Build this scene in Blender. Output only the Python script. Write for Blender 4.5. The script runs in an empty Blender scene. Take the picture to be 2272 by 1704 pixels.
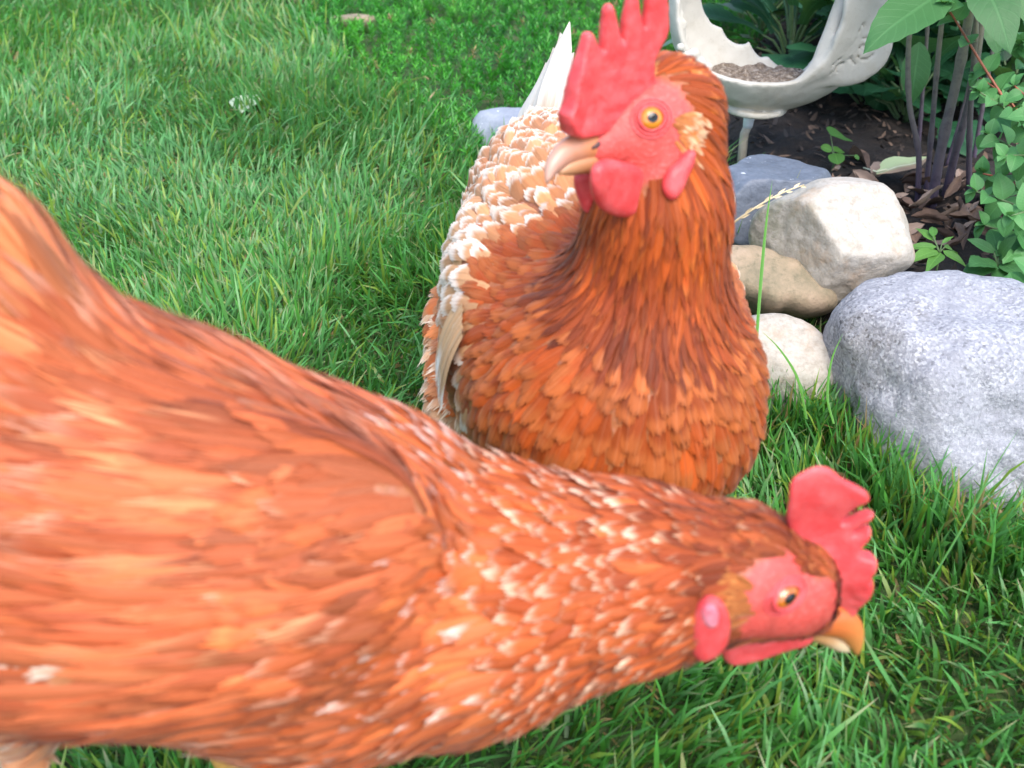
import bpy, math, random
import numpy as np
from mathutils import Matrix, Vector

random.seed(7)
RNG = np.random.default_rng(11)
SC = bpy.context.scene
COL = SC.collection
R = math.radians

# ------------------------------------------------------------------ camera
CAM_H, PITCH = 0.60, R(33.0)
cam_d = bpy.data.cameras.new('camera')
cam = bpy.data.objects.new('camera', cam_d)
COL.objects.link(cam)
cam.location = (0, 0, CAM_H)
cam.rotation_euler = (math.pi / 2 - PITCH, 0, 0)
cam_d.sensor_width = 36.0
cam_d.lens = 36.0
cam_d.clip_start = 0.02
cam_d.clip_end = 500
cam_d.dof.use_dof = True
cam_d.dof.focus_distance = 1.05
cam_d.dof.aperture_fstop = 8.5
SC.camera = cam

# ------------------------------------------------------------------ sky and sun
SUN_EL, SUN_AZ = R(58), R(160)
w = bpy.data.worlds.new('World')
SC.world = w
w.use_nodes = True
nt = w.node_tree
nt.nodes.clear()
sky = nt.nodes.new('ShaderNodeTexSky')
sky.sky_type = 'NISHITA'
sky.sun_disc = False
sky.sun_elevation = SUN_EL
sky.sun_rotation = SUN_AZ
sky.dust_density = 2.0
bgn = nt.nodes.new('ShaderNodeBackground')
bgn.inputs['Strength'].default_value = 0.15
wo = nt.nodes.new('ShaderNodeOutputWorld')
nt.links.new(sky.outputs[0], bgn.inputs[0])
nt.links.new(bgn.outputs[0], wo.inputs[0])
sun_d = bpy.data.lights.new('sun', 'SUN')
sun_d.energy = 1.15
sun_d.angle = R(40)
sun_d.color = (1.0, 0.95, 0.88)
sun = bpy.data.objects.new('sun', sun_d)
COL.objects.link(sun)
sdir = Vector((math.sin(SUN_AZ) * math.cos(SUN_EL), math.cos(SUN_AZ) * math.cos(SUN_EL), math.sin(SUN_EL)))
sun.rotation_euler = sdir.to_track_quat('Z', 'Y').to_euler()
SC.view_settings.view_transform = 'Standard'
SC.view_settings.look = 'None'
SC.view_settings.gamma = 1.0
SC.view_settings.exposure = 1.6
SC.cycles.use_denoising = True
SC.cycles.max_bounces = 6
SC.cycles.diffuse_bounces = 3
SC.cycles.glossy_bounces = 2

# ------------------------------------------------------------------ helpers: geometry in metres
FPX, CX, CY = 2272.0, 1136.0, 852.0
FWD = np.array([0, math.cos(PITCH), -math.sin(PITCH)])
UPV = np.array([0, math.sin(PITCH), math.cos(PITCH)])
RGT = np.array([1.0, 0, 0])
ORG = np.array([0, 0, CAM_H])

def ray(px, py):
    return FWD + (px - CX) / FPX * RGT - (py - CY) / FPX * UPV

def at(px, py, d):
    return ORG + d * ray(px, py)

def on_ground(px, py, z=0.0):
    r = ray(px, py)
    return ORG + r * ((z - CAM_H) / r[2])

def on_plane(px, py, p0, n):
    r = ray(px, py)
    return ORG + r * (np.dot(p0 - ORG, n) / np.dot(r, n))

def unit(v):
    v = np.asarray(v, float)
    return v / (np.linalg.norm(v, axis=-1, keepdims=True) + 1e-12)

def _hash(ix, iy, iz, seed):
    h = (ix * 374761393 + iy * 668265263 + iz * 2147483647 + seed * 974634541) & 0xFFFFFFFF
    h = ((h ^ (h >> 13)) * 1274126177) & 0xFFFFFFFF
    h = ((h ^ (h >> 15)) * 2246822519) & 0xFFFFFFFF
    return ((h ^ (h >> 16)) & 0xFFFF) / 65535.0

def vnoise(P, seed=0):
    P = np.asarray(P, float)
    i = np.floor(P).astype(np.int64)
    f = P - i
    f = f * f * (3 - 2 * f)
    out = 0
    for dx in (0, 1):
        for dy in (0, 1):
            for dz in (0, 1):
                wgt = (f[..., 0] if dx else 1 - f[..., 0]) * (f[..., 1] if dy else 1 - f[..., 1]) * (f[..., 2] if dz else 1 - f[..., 2])
                out = out + wgt * _hash(i[..., 0] + dx, i[..., 1] + dy, i[..., 2] + dz, seed)
    return out * 2 - 1

def fbm(P, oct=4, seed=0):
    s, a = 0, 1.0
    P = np.asarray(P, float)
    for k in range(oct):
        s = s + a * vnoise(P * (2 ** k) + k * 17.3, seed + k)
        a *= 0.5
    return s

def in_poly(x, y, poly):
    c = np.zeros(np.shape(x), bool)
    n = len(poly)
    for i in range(n):
        x1, y1 = poly[i]
        x2, y2 = poly[(i + 1) % n]
        cond = ((y1 > y) != (y2 > y)) & (x < (x2 - x1) * (y - y1) / ((y2 - y1) + 1e-12) + x1)
        c ^= cond
    return c

def poly_dist(x, y, poly):
    """signed distance to a closed polygon, negative inside"""
    d = np.full(np.shape(x), 1e9)
    n = len(poly)
    for i in range(n):
        ax, ay = poly[i]
        bx, by = poly[(i + 1) % n]
        ex, ey = bx - ax, by - ay
        t = np.clip(((x - ax) * ex + (y - ay) * ey) / (ex * ex + ey * ey + 1e-15), 0, 1)
        d = np.minimum(d, np.hypot(x - ax - t * ex, y - ay - t * ey))
    return np.where(in_poly(x, y, poly), -d, d)

def smooth_poly(pts, it=2):
    pts = [np.asarray(p, float) for p in pts]
    for _ in range(it):
        q = []
        for i in range(len(pts)):
            a, b = pts[i], pts[(i + 1) % len(pts)]
            q += [a * 0.75 + b * 0.25, a * 0.25 + b * 0.75]
        pts = q
    return pts

def raw_mesh(name, V, F4=None, F3=None, smooth=True, cols=None, vecs=None, floats=None):
    me = bpy.data.meshes.new(name)
    V = np.asarray(V, np.float32)
    F4 = np.zeros((0, 4), np.int32) if F4 is None else np.asarray(F4, np.int32)
    F3 = np.zeros((0, 3), np.int32) if F3 is None else np.asarray(F3, np.int32)
    me.vertices.add(len(V))
    me.vertices.foreach_set('co', V.ravel())
    idx = np.concatenate([F4.ravel(), F3.ravel()]).astype(np.int32)
    me.loops.add(len(idx))
    me.loops.foreach_set('vertex_index', idx)
    n4, n3 = len(F4), len(F3)
    st = np.concatenate([np.arange(n4) * 4, n4 * 4 + np.arange(n3) * 3]).astype(np.int32)
    me.polygons.add(n4 + n3)
    me.polygons.foreach_set('loop_start', st)
    try:
        me.polygons.foreach_set('loop_total', np.concatenate([np.full(n4, 4), np.full(n3, 3)]).astype(np.int32))
    except Exception:
        pass
    me.update(calc_edges=True)
    me.polygons.foreach_set('use_smooth', np.full(n4 + n3, bool(smooth)))
    for k, a in (cols or {}).items():
        a = np.asarray(a, np.float32)
        if a.shape[1] == 3:
            a = np.concatenate([a, np.ones((len(a), 1), np.float32)], 1)
        me.attributes.new(k, 'FLOAT_COLOR', 'POINT').data.foreach_set('color', a.ravel())
    for k, a in (vecs or {}).items():
        me.attributes.new(k, 'FLOAT_VECTOR', 'POINT').data.foreach_set('vector', np.asarray(a, np.float32).ravel())
    for k, a in (floats or {}).items():
        me.attributes.new(k, 'FLOAT', 'POINT').data.foreach_set('value', np.asarray(a, np.float32).ravel())
    me.validate()
    return me

def world_inv(p):
    """every object here keeps its world matrix in matrix_basis (see link)"""
    return p.matrix_basis.inverted()

def link(name, me, mat=None, parent=None, M=None):
    o = bpy.data.objects.new(name, me)
    COL.objects.link(o)
    if mat is not None and me is not None and not me.materials:
        me.materials.append(mat)
    if M is not None:
        o.matrix_basis = M
    if parent is not None:
        o.parent = parent
        o.matrix_parent_inverse = world_inv(parent)
    return o

def tag(o, label=None, cat=None, group=None, kind=None):
    if label: o['label'] = label
    if cat: o['category'] = cat
    if group: o['group'] = group
    if kind: o['kind'] = kind
    return o

def thing(name, loc, label, cat, group=None):
    o = bpy.data.objects.new(name, None)
    o.empty_display_size = 0.03
    COL.objects.link(o)
    o.matrix_basis = Matrix.Translation(Vector(loc))
    return tag(o, label, cat, group)

def surf_nets(val, lo, h):
    """iso-surface of a grid of signed distances -> vertices, quads"""
    nx, ny, nz = val.shape
    s = val < 0
    acc = np.zeros((nx - 1, ny - 1, nz - 1, 3), np.float32)
    cnt = np.zeros((nx - 1, ny - 1, nz - 1), np.float32)
    offs = [(0, 0), (0, 1), (1, 0), (1, 1)]
    for ax in range(3):
        for a, b in offs:
            o0 = [0, 0, 0]
            oth = [k for k in range(3) if k != ax]
            o0[oth[0]], o0[oth[1]] = a, b
            o1 = list(o0); o1[ax] = 1
            sl0 = tuple(slice(o0[k], o0[k] + val.shape[k] - 1) for k in range(3))
            sl1 = tuple(slice(o1[k], o1[k] + val.shape[k] - 1) for k in range(3))
            v0, v1 = val[sl0], val[sl1]
            m = s[sl0] != s[sl1]
            t = np.where(m, v0 / np.where(m, v0 - v1, 1), 0)
            for k in range(3):
                acc[..., k] += np.where(m, (t if k == ax else o0[k]), 0)
            cnt += m
    act = cnt > 0
    idx = -np.ones(act.shape, np.int64)
    idx[act] = np.arange(act.sum())
    ijk = np.argwhere(act)
    V = (ijk + acc[act] / cnt[act][:, None]) * h + np.asarray(lo)
    Q = []
    for ax in range(3):
        o = [k for k in range(3) if k != ax]
        sl0 = [slice(None)] * 3; sl1 = [slice(None)] * 3
        sl0[ax] = slice(0, -1); sl1[ax] = slice(1, None)
        for k in o:
            sl0[k] = slice(1, -1); sl1[k] = slice(1, -1)
        a, b = s[tuple(sl0)], s[tuple(sl1)]
        e = np.argwhere(a != b)
        if len(e) == 0:
            continue
        inside_first = a[a != b]
        c = e.copy(); c[:, o[0]] += 1; c[:, o[1]] += 1
        def cell(d0, d1):
            q = c.copy(); q[:, o[0]] += d0; q[:, o[1]] += d1
            return idx[q[:, 0], q[:, 1], q[:, 2]]
        quad = np.stack([cell(-1, -1), cell(0, -1), cell(0, 0), cell(-1, 0)], 1)
        nv = np.cross(V[quad[:, 1]] - V[quad[:, 0]], V[quad[:, 2]] - V[quad[:, 0]])[:, ax] + np.cross(V[quad[:, 2]] - V[quad[:, 0]], V[quad[:, 3]] - V[quad[:, 0]])[:, ax]
        bad = (nv > 0) != inside_first
        quad[bad] = quad[bad][:, ::-1]
        Q.append(quad)
    return V, np.concatenate(Q)

def grid_pts(lo, hi, h):
    lo, hi = np.asarray(lo, float), np.asarray(hi, float)
    n = np.ceil((hi - lo) / h).astype(int) + 1
    ax = [lo[k] + np.arange(n[k]) * h for k in range(3)]
    return np.stack(np.meshgrid(*ax, indexing='ij'), -1).astype(np.float32), lo

def smin(a, b, k):
    hh = np.clip(0.5 + 0.5 * (b - a) / k, 0, 1)
    return b * (1 - hh) + a * hh - k * hh * (1 - hh)

def cone_d(P, a, b, ra, rb):
    a, b = np.asarray(a, np.float32), np.asarray(b, np.float32)
    ba = b - a
    pa = P - a
    t = np.clip((pa @ ba) / (ba @ ba + 1e-12), 0, 1)
    return np.linalg.norm(pa - t[..., None] * ba, axis=-1) - (ra + (rb - ra) * t)

def ell_d(P, c, axes, r):
    """oriented ellipsoid: axes rows are unit vectors, r radii"""
    q = (P - np.asarray(c, np.float32)) @ np.asarray(axes, np.float32).T
    r = np.asarray(r, np.float32)
    k0 = np.linalg.norm(q / r, axis=-1)
    k1 = np.linalg.norm(q / (r * r), axis=-1)
    return k0 * (k0 - 1) / (k1 + 1e-9)

def tube(pts, rad, n=8, cap=True):
    pts = np.asarray(pts, float)
    rad = np.broadcast_to(np.asarray(rad, float), (len(pts),))
    T = np.gradient(pts, axis=0)
    T = unit(T)
    ref = np.array([0.3, 0.2, 1.0]) if abs(T[0][2]) < 0.9 else np.array([1.0, 0.2, 0])
    V, F4, F3 = [], [], []
    s = unit(np.cross(T[0], ref))
    for i in range(len(pts)):
        s = unit(s - T[i] * np.dot(s, T[i]))
        b = np.cross(T[i], s)
        for k in range(n):
            a = 2 * math.pi * k / n
            V.append(pts[i] + rad[i] * (math.cos(a) * s + math.sin(a) * b))
    for i in range(len(pts) - 1):
        for k in range(n):
            F4.append((i * n + k, i * n + (k + 1) % n, (i + 1) * n + (k + 1) % n, (i + 1) * n + k))
    if cap:
        V += [pts[0], pts[-1]]
        c0, c1 = len(V) - 2, len(V) - 1
        for k in range(n):
            F3.append((c0, (k + 1) % n, k))
            F3.append((c1, (len(pts) - 1) * n + k, (len(pts) - 1) * n + (k + 1) % n))
    return np.array(V), F4, F3

def spline(pts, n):
    """Catmull-Rom through pts, n samples"""
    P = np.asarray(pts, float)
    P = np.vstack([2 * P[0] - P[1], P, 2 * P[-1] - P[-2]])
    out = []
    m = len(P) - 3
    for u in np.linspace(0, m - 1e-6, n):
        i = int(u); t = u - i
        p0, p1, p2, p3 = P[i], P[i + 1], P[i + 2], P[i + 3]
        out.append(0.5 * (2 * p1 + (p2 - p0) * t + (2 * p0 - 5 * p1 + 4 * p2 - p3) * t * t + (3 * p1 - p0 - 3 * p2 + p3) * t ** 3))
    return np.array(out)

# ------------------------------------------------------------------ helpers: materials
class NT:
    def __init__(s, name):
        s.m = bpy.data.materials.new(name)
        s.m.use_nodes = True
        s.t = s.m.node_tree
        s.t.nodes.clear()
        s.out = s.t.nodes.new('ShaderNodeOutputMaterial')
    def n(s, ty, ins=None, **kw):
        x = s.t.nodes.new(ty)
        for k, v in kw.items():
            setattr(x, k, v)
        for k, v in (ins or {}).items():
            s.put(x, k, v)
        return x
    def put(s, x, k, v):
        sock = x.inputs[k]
        if isinstance(v, bpy.types.NodeSocket):
            s.t.links.new(v, sock)
        elif isinstance(v, (tuple, list)) and len(v) == 3 and sock.type == 'RGBA':
            sock.default_value = (*v, 1)
        else:
            sock.default_value = v
    def math(s, op, a, b=0.0, c=None, clamp=False):
        x = s.n('ShaderNodeMath', {0: a, 1: b}, operation=op, use_clamp=clamp)
        if c is not None: s.put(x, 2, c)
        return x.outputs[0]
    def mix(s, f, a, b, mode='MIX'):
        x = s.n('ShaderNodeMix', data_type='RGBA', blend_type=mode)
        s.put(x, 0, f); s.put(x, 6, a); s.put(x, 7, b)
        return x.outputs[2]
    def ramp(s, f, stops, interp='LINEAR'):
        x = s.n('ShaderNodeValToRGB', {0: f})
        e = x.color_ramp
        e.interpolation = interp
        while len(e.elements) < len(stops): e.elements.new(0.5)
        for el, (p, c) in zip(e.elements, stops):
            el.position = p
            el.color = (*c, 1) if len(c) == 3 else c
        return x.outputs[0]
    def mrange(s, v, a, b, c=0.0, d=1.0, smooth=True):
        x = s.n('ShaderNodeMapRange', {0: v, 1: a, 2: b, 3: c, 4: d}, interpolation_type='SMOOTHSTEP' if smooth else 'LINEAR')
        return x.outputs[0]
    def noise(s, vec, scale, detail=3, rough=0.55, dist=0.0):
        x = s.n('ShaderNodeTexNoise', {'Scale': scale, 'Detail': detail, 'Roughness': rough, 'Distortion': dist})
        if vec is not None: s.put(x, 'Vector', vec)
        return x.outputs[0]
    def geo(s): return s.n('ShaderNodeNewGeometry').outputs['Position']
    def obj(s): return s.n('ShaderNodeTexCoord').outputs['Object']
    def attr(s, name, o='Color'): return s.n('ShaderNodeAttribute', attribute_name=name).outputs[o]
    def bump(s, h, strength=0.5, dist=0.002, normal=None):
        x = s.n('ShaderNodeBump', {'Strength': strength, 'Distance': dist, 'Height': h})
        if normal is not None: s.put(x, 'Normal', normal)
        return x.outputs[0]
    def bsdf(s, col, rough=0.6, normal=None, **kw):
        x = s.n('ShaderNodeBsdfPrincipled', {'Base Color': col, 'Roughness': rough})
        if normal is not None: s.put(x, 'Normal', normal)
        for k, v in kw.items():
            s.put(x, k, v)
        return x.outputs[0]
    def done(s, shader):
        s.t.links.new(shader, s.out.inputs[0])
        return s.m

def leaf_material(name, ca, cb, rough=0.45, trans=0.25, vein=0.5):
    """leaf with pale midrib and side veins, from the 'fuv' attribute (u across -1..1, v along)"""
    m = NT(name)
    uv = m.n('ShaderNodeSeparateXYZ', {0: m.attr('fuv', 'Vector')})
    u, v = uv.outputs[0], uv.outputs[1]
    au = m.math('ABSOLUTE', u)
    oi = m.n('ShaderNodeObjectInfo').outputs['Random']
    nz = m.noise(m.geo(), 60, 3)
    base = m.mix(m.math('MULTIPLY_ADD', oi, 0.6, m.math('MULTIPLY', nz, 0.4), clamp=True), ca, cb)
    w = m.math('SINE', m.math('MULTIPLY', m.math('SUBTRACT', v, m.math('MULTIPLY', au, 0.22)), 62.0))
    vn = m.mrange(w, 0.8, 1.0)
    mid = m.mrange(au, 0.09, 0.03)
    vm = m.math('MAXIMUM', mid, m.math('MULTIPLY', vn, 0.5))
    col = m.mix(m.math('MULTIPLY', vm, vein), base, tuple(min(1, c * 2.2 + 0.03) for c in cb))
    nrm = m.bump(m.math('ADD', m.math('MULTIPLY', vm, -0.6), m.noise(m.geo(), 220, 2)), 0.35, 0.0012)
    p = m.bsdf(col, rough, nrm, **{'Specular IOR Level': 0.35})
    tr = m.n('ShaderNodeBsdfTranslucent', {'Color': m.mix(0.5, col, (0.20, 0.42, 0.06))}).outputs[0]
    return m.done(m.n('ShaderNodeMixShader', {0: trans, 1: p, 2: tr}).outputs[0])

# ================================================================== THE SETTING
def gp(pts, z=0.0):
    return [tuple(on_ground(x, y, z)[:2]) for x, y in pts]

BED = smooth_poly(gp([(1470, 250), (1545, 345), (1590, 520), (1640, 690), (1720, 800), (1830, 880), (1960, 960), (2272, 1040), (2800, 1100),
          (3600, 500), (3000, -120), (2100, -230), (1840, -120), (1700, 60), (1560, 190)]), 1)
COVER = smooth_poly(gp([(620, -150), (650, 30), (720, 130), (800, 205), (900, 240), (1000, 335), (1075, 380), (1250, 420), (1480, 330), (1580, 240),
          (1900, 40), (2050, -150), (1700, -330), (900, -330)]), 1)
BED_Z = 0.06

def bed_h(x, y):
    d = -poly_dist(x, y, BED)
    t = np.clip((d + 0.01) / 0.10, 0, 1)
    P = np.stack([x, y, 0 * x], -1)
    return -0.012 + (BED_Z + 0.012) * t * t * (3 - 2 * t) + (fbm(P * 14, 3, 5) * 0.007 + fbm(P * 60, 2, 9) * 0.003) * t

def build_ground():
    def ax(lo, hi, step, far):
        a = list(np.arange(lo, hi, step))
        s = step; l, r = [], []
        x = a[-1]
        while x < far:
            s *= 1.35; x += s; r.append(x)
        s = step; x = a[0]
        while x > -far:
            s *= 1.35; x -= s; l.append(x)
        return np.array(l[::-1] + a + r)
    X, Y = ax(-2.6, 2.6, 0.05, 90), ax(-0.4, 4.6, 0.05, 90)
    x, y = np.meshgrid(X, Y, indexing='ij')
    P = np.stack([x, y, 0 * x], -1)
    z = fbm(P * 3, 3, 2) * 0.006 - 0.006
    V = np.stack([x, y, z], -1).reshape(-1, 3)
    nx, ny = x.shape
    i = np.arange(nx * ny).reshape(nx, ny)
    F = np.stack([i[:-1, :-1], i[1:, :-1], i[1:, 1:], i[:-1, 1:]], -1).reshape(-1, 4)
    m = NT('lawn_ground')
    g = m.geo()
    c = m.ramp(m.noise(g, 26, 5, 0.7), [(0.3, (0.022, 0.055, 0.014)), (0.55, (0.065, 0.11, 0.03)), (0.75, (0.17, 0.14, 0.065))])
    far = m.mrange(m.n('ShaderNodeVectorMath', {0: g}, operation='LENGTH').outputs['Value'], 4.0, 7.0)
    c = m.mix(far, c, m.mix(m.noise(g, 9, 6, 0.7), (0.03, 0.09, 0.02), (0.07, 0.17, 0.04)))
    mat = m.done(m.bsdf(c, 0.95, m.bump(m.noise(g, 180, 4), 0.8, 0.01)))
    o = link('ground', raw_mesh('ground', V, F), mat)
    tag(o, 'lawn soil under the grass', kind='structure')

    # raised planting bed
    bx = [p[0] for p in BED]; by = [p[1] for p in BED]
    X = np.arange(min(bx) - 0.03, max(bx) + 0.03, 0.012); Y = np.arange(min(by) - 0.03, max(by) + 0.03, 0.012)
    x, y = np.meshgrid(X, Y, indexing='ij')
    z = bed_h(x, y)
    keep = poly_dist(x, y, BED) < 0.02
    nx, ny = x.shape
    i = np.arange(nx * ny).reshape(nx, ny)
    F = np.stack([i[:-1, :-1], i[1:, :-1], i[1:, 1:], i[:-1, 1:]], -1).reshape(-1, 4)
    F = F[keep.ravel()[F].all(1)]
    V = np.stack([x, y, z], -1).reshape(-1, 3)
    used = np.unique(F); remap = -np.ones(len(V), int); remap[used] = np.arange(len(used))
    m = NT('garden_soil')
    g = m.geo()
    c = m.ramp(m.noise(g, 55, 6, 0.75), [(0.3, (0.008, 0.005, 0.004)), (0.55, (0.026, 0.017, 0.012)), (0.78, (0.075, 0.05, 0.035))])
    mat = m.done(m.bsdf(c, 0.95, m.bump(m.noise(g, 240, 5, 0.7), 1.0, 0.006)))
    o = link('soil_bed', raw_mesh('soil_bed', V[used], remap[F]), mat)
    tag(o, 'dark crumbly soil of the raised planting bed', kind='structure')

build_ground()

# ------------------------------------------------------------------ grass
def blade_mesh(pos, L, W, az, lean, droop, col_lo, col_hi, col_tip, twist, rows=3):
    """ribbons with rows+1 stations, the last one a point"""
    n = len(pos)
    dirh = np.stack([np.cos(az), np.sin(az), 0 * az], -1)
    side0 = np.stack([-np.sin(az), np.cos(az), 0 * az], -1)
    V = np.zeros((n, rows * 2 + 1, 3)); C = np.zeros((n, rows * 2 + 1, 3))
    p = pos.copy()
    for k in range(rows + 1):
        t = k / rows
        th = lean + droop * t
        tw = twist * t
        tang = np.sin(th)[:, None] * dirh + np.cos(th)[:, None] * np.array([0, 0, 1.0])
        nrm = -np.cos(th)[:, None] * dirh + np.sin(th)[:, None] * np.array([0, 0, 1.0])
        s = np.cos(tw)[:, None] * side0 + np.sin(tw)[:, None] * nrm
        wd = W * (0.75 + 0.5 * t if t < 0.5 else 1.0 - 0.45 * (t - 0.5) * 2)
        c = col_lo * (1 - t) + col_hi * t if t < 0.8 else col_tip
        if k < rows:
            V[:, 2 * k] = p - s * wd[:, None] * 0.5
            V[:, 2 * k + 1] = p + s * wd[:, None] * 0.5
            C[:, 2 * k] = c; C[:, 2 * k + 1] = c
        else:
            V[:, 2 * rows] = p; C[:, 2 * rows] = c
        p = p + tang * (L / rows)[:, None]
        p[:, 2] = np.maximum(p[:, 2], pos[:, 2] + 0.002)
    m = rows * 2 + 1
    b = (np.arange(n) * m)[:, None]
    F4 = np.concatenate([b + np.array([[2 * k, 2 * k + 1, 2 * k + 3, 2 * k + 2]]) for k in range(rows - 1)])
    F3 = b + np.array([[2 * rows - 2, 2 * rows - 1, 2 * rows]])
    return V.reshape(-1, 3), F4, F3, C.reshape(-1, 3)

def grass_material(name, rough=0.38, trans=0.4):
    m = NT(name)
    c = m.attr('col')
    c = m.mix(0.35, c, m.mix(m.noise(m.geo(), 300, 2), (0.5, 0.5, 0.5), (1.0, 1.0, 1.0)), 'MULTIPLY')
    p = m.bsdf(c, rough, **{'Specular IOR Level': 0.5})
    tr = m.n('ShaderNodeBsdfTranslucent', {'Color': m.mix(0.35, c, (0.16, 0.50, 0.03))}).outputs[0]
    return m.done(m.n('ShaderNodeMixShader', {0: trans, 1: p, 2: tr}).outputs[0])

GRASS_MAT = grass_material('grass_blades')

def build_lawn():
    n0 = 42000
    ys, xs = [], []
    for y0 in np.arange(0.15, 4.6, 0.05):
        wid = 0.62 * y0 + 0.62
        dens = n0 * min(1.0, (1.25 / y0) ** 1.75)
        k = int(dens * 0.05 * 2 * wid)
        ys.append(RNG.uniform(y0, y0 + 0.05, k)); xs.append(RNG.uniform(-wid, wid, k))
    x, y = np.concatenate(xs), np.concatenate(ys)
    db, dc = poly_dist(x, y, BED), poly_dist(x, y, COVER)
    P = np.stack([x, y, 0 * x], -1)
    thin = vnoise(P * 7, 31) * 0.5 + vnoise(P * 23, 32) * 0.5
    keep = (db > -0.015) & (dc > -0.03 + 0.03 * RNG.normal(size=len(x))) & (RNG.random(len(x)) < 0.86 + 0.5 * thin)
    x, y, db, dc, P = x[keep], y[keep], db[keep], dc[keep], P[keep]
    n = len(x)
    tall = np.clip(vnoise(P * 5, 33) * 0.6 + vnoise(P * 2, 34) * 0.5 + 0.35, 0, 1)
    nearbed = np.exp(-np.maximum(db, 0) / 0.05)
    L = (0.030 + 0.038 * RNG.random(n) ** 1.3) * (0.75 + 0.65 * tall) * (1 + 0.55 * nearbed)
    long_ = RNG.random(n) < 0.035
    L = np.where(long_, L * 1.7, L)
    W = (0.0021 + 0.0024 * RNG.random(n) ** 1.4) * (1 + 0.25 * np.clip(y - 1.4, 0, 2))
    flow = math.pi * (vnoise(P * 2.2, 35) + 0.7 * vnoise(P * 7, 36)) + 0.9
    az = flow + RNG.normal(0, 1.0, n)
    lean = np.clip(np.abs(RNG.normal(0.45, 0.35, n)), 0.03, 1.35)
    droop = np.clip(RNG.normal(0.55, 0.45, n), -0.1, 1.5)
    kind = RNG.random(n)
    g1, g2, g3 = np.array([0.085, 0.335, 0.045]), np.array([0.130, 0.390, 0.120]), np.array([0.240, 0.410, 0.055])
    mixv = np.clip(0.5 + 0.7 * vnoise(P * 2.6, 37) + RNG.normal(0, 0.33, n), 0, 1)[:, None]
    col = g1 * (1 - mixv) + g2 * mixv
    col = np.where((kind < 0.16)[:, None], g3, col) * (0.72 + 0.55 * RNG.random(n))[:, None]
    dead = kind > 0.915
    straw = np.array([0.40, 0.27, 0.12]) * (0.6 + 0.7 * RNG.random(n))[:, None]
    col = np.where(dead[:, None], straw, col)
    L = np.where(dead, L * 0.6, L)
    lean = np.where(dead, RNG.uniform(0.6, 1.5, n), lean)
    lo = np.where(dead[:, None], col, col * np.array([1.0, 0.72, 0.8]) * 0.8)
    cut = RNG.random(n) < 0.30
    tip = np.where((cut & ~dead)[:, None], np.array([0.42, 0.36, 0.20]) * (0.7 + 0.6 * RNG.random(n))[:, None], col * 1.12)
    pos = np.stack([x, y, -0.006 + 0 * x], -1)
    tw = RNG.normal(0, 0.9, n)
    # longer unmown blades along the foot of the stones
    line = np.array([on_ground(a, b_)[:2] for a, b_ in ((1600, 930), (1700, 960), (1790, 965), (1850, 1000), (1930, 1090), (2040, 1190), (2160, 1255), (2300, 1290), (2500, 1290))])
    k = 1500
    tt = RNG.uniform(0, len(line) - 1.001, k); ii = tt.astype(int)
    q = line[ii] + (line[ii + 1] - line[ii]) * (tt - ii)[:, None] + RNG.normal(0, 0.016, (k, 2))
    pos = np.concatenate([pos, np.concatenate([q, np.full((k, 1), -0.006)], 1)])
    L = np.concatenate([L, RNG.uniform(0.045, 0.095, k)]); W = np.concatenate([W, RNG.uniform(0.0022, 0.0042, k)])
    az = np.concatenate([az, RNG.uniform(0, 6.28, k)]); lean = np.concatenate([lean, np.abs(RNG.normal(0.2, 0.2, k))])
    droop = np.concatenate([droop, np.clip(RNG.normal(0.5, 0.4, k), 0, 1.5)]); tw = np.concatenate([tw, RNG.normal(0, 0.8, k)])
    j = RNG.integers(0, n, k)
    lo, col, tip = np.concatenate([lo, lo[j]]), np.concatenate([col, col[j]]), np.concatenate([tip, col[j]])
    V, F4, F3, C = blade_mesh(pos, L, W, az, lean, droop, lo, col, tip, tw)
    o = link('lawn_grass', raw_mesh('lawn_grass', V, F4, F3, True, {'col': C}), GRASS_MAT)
    tag(o, 'green mown lawn grass with tan clipped tips', 'grass', kind='stuff')

build_lawn()

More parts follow.
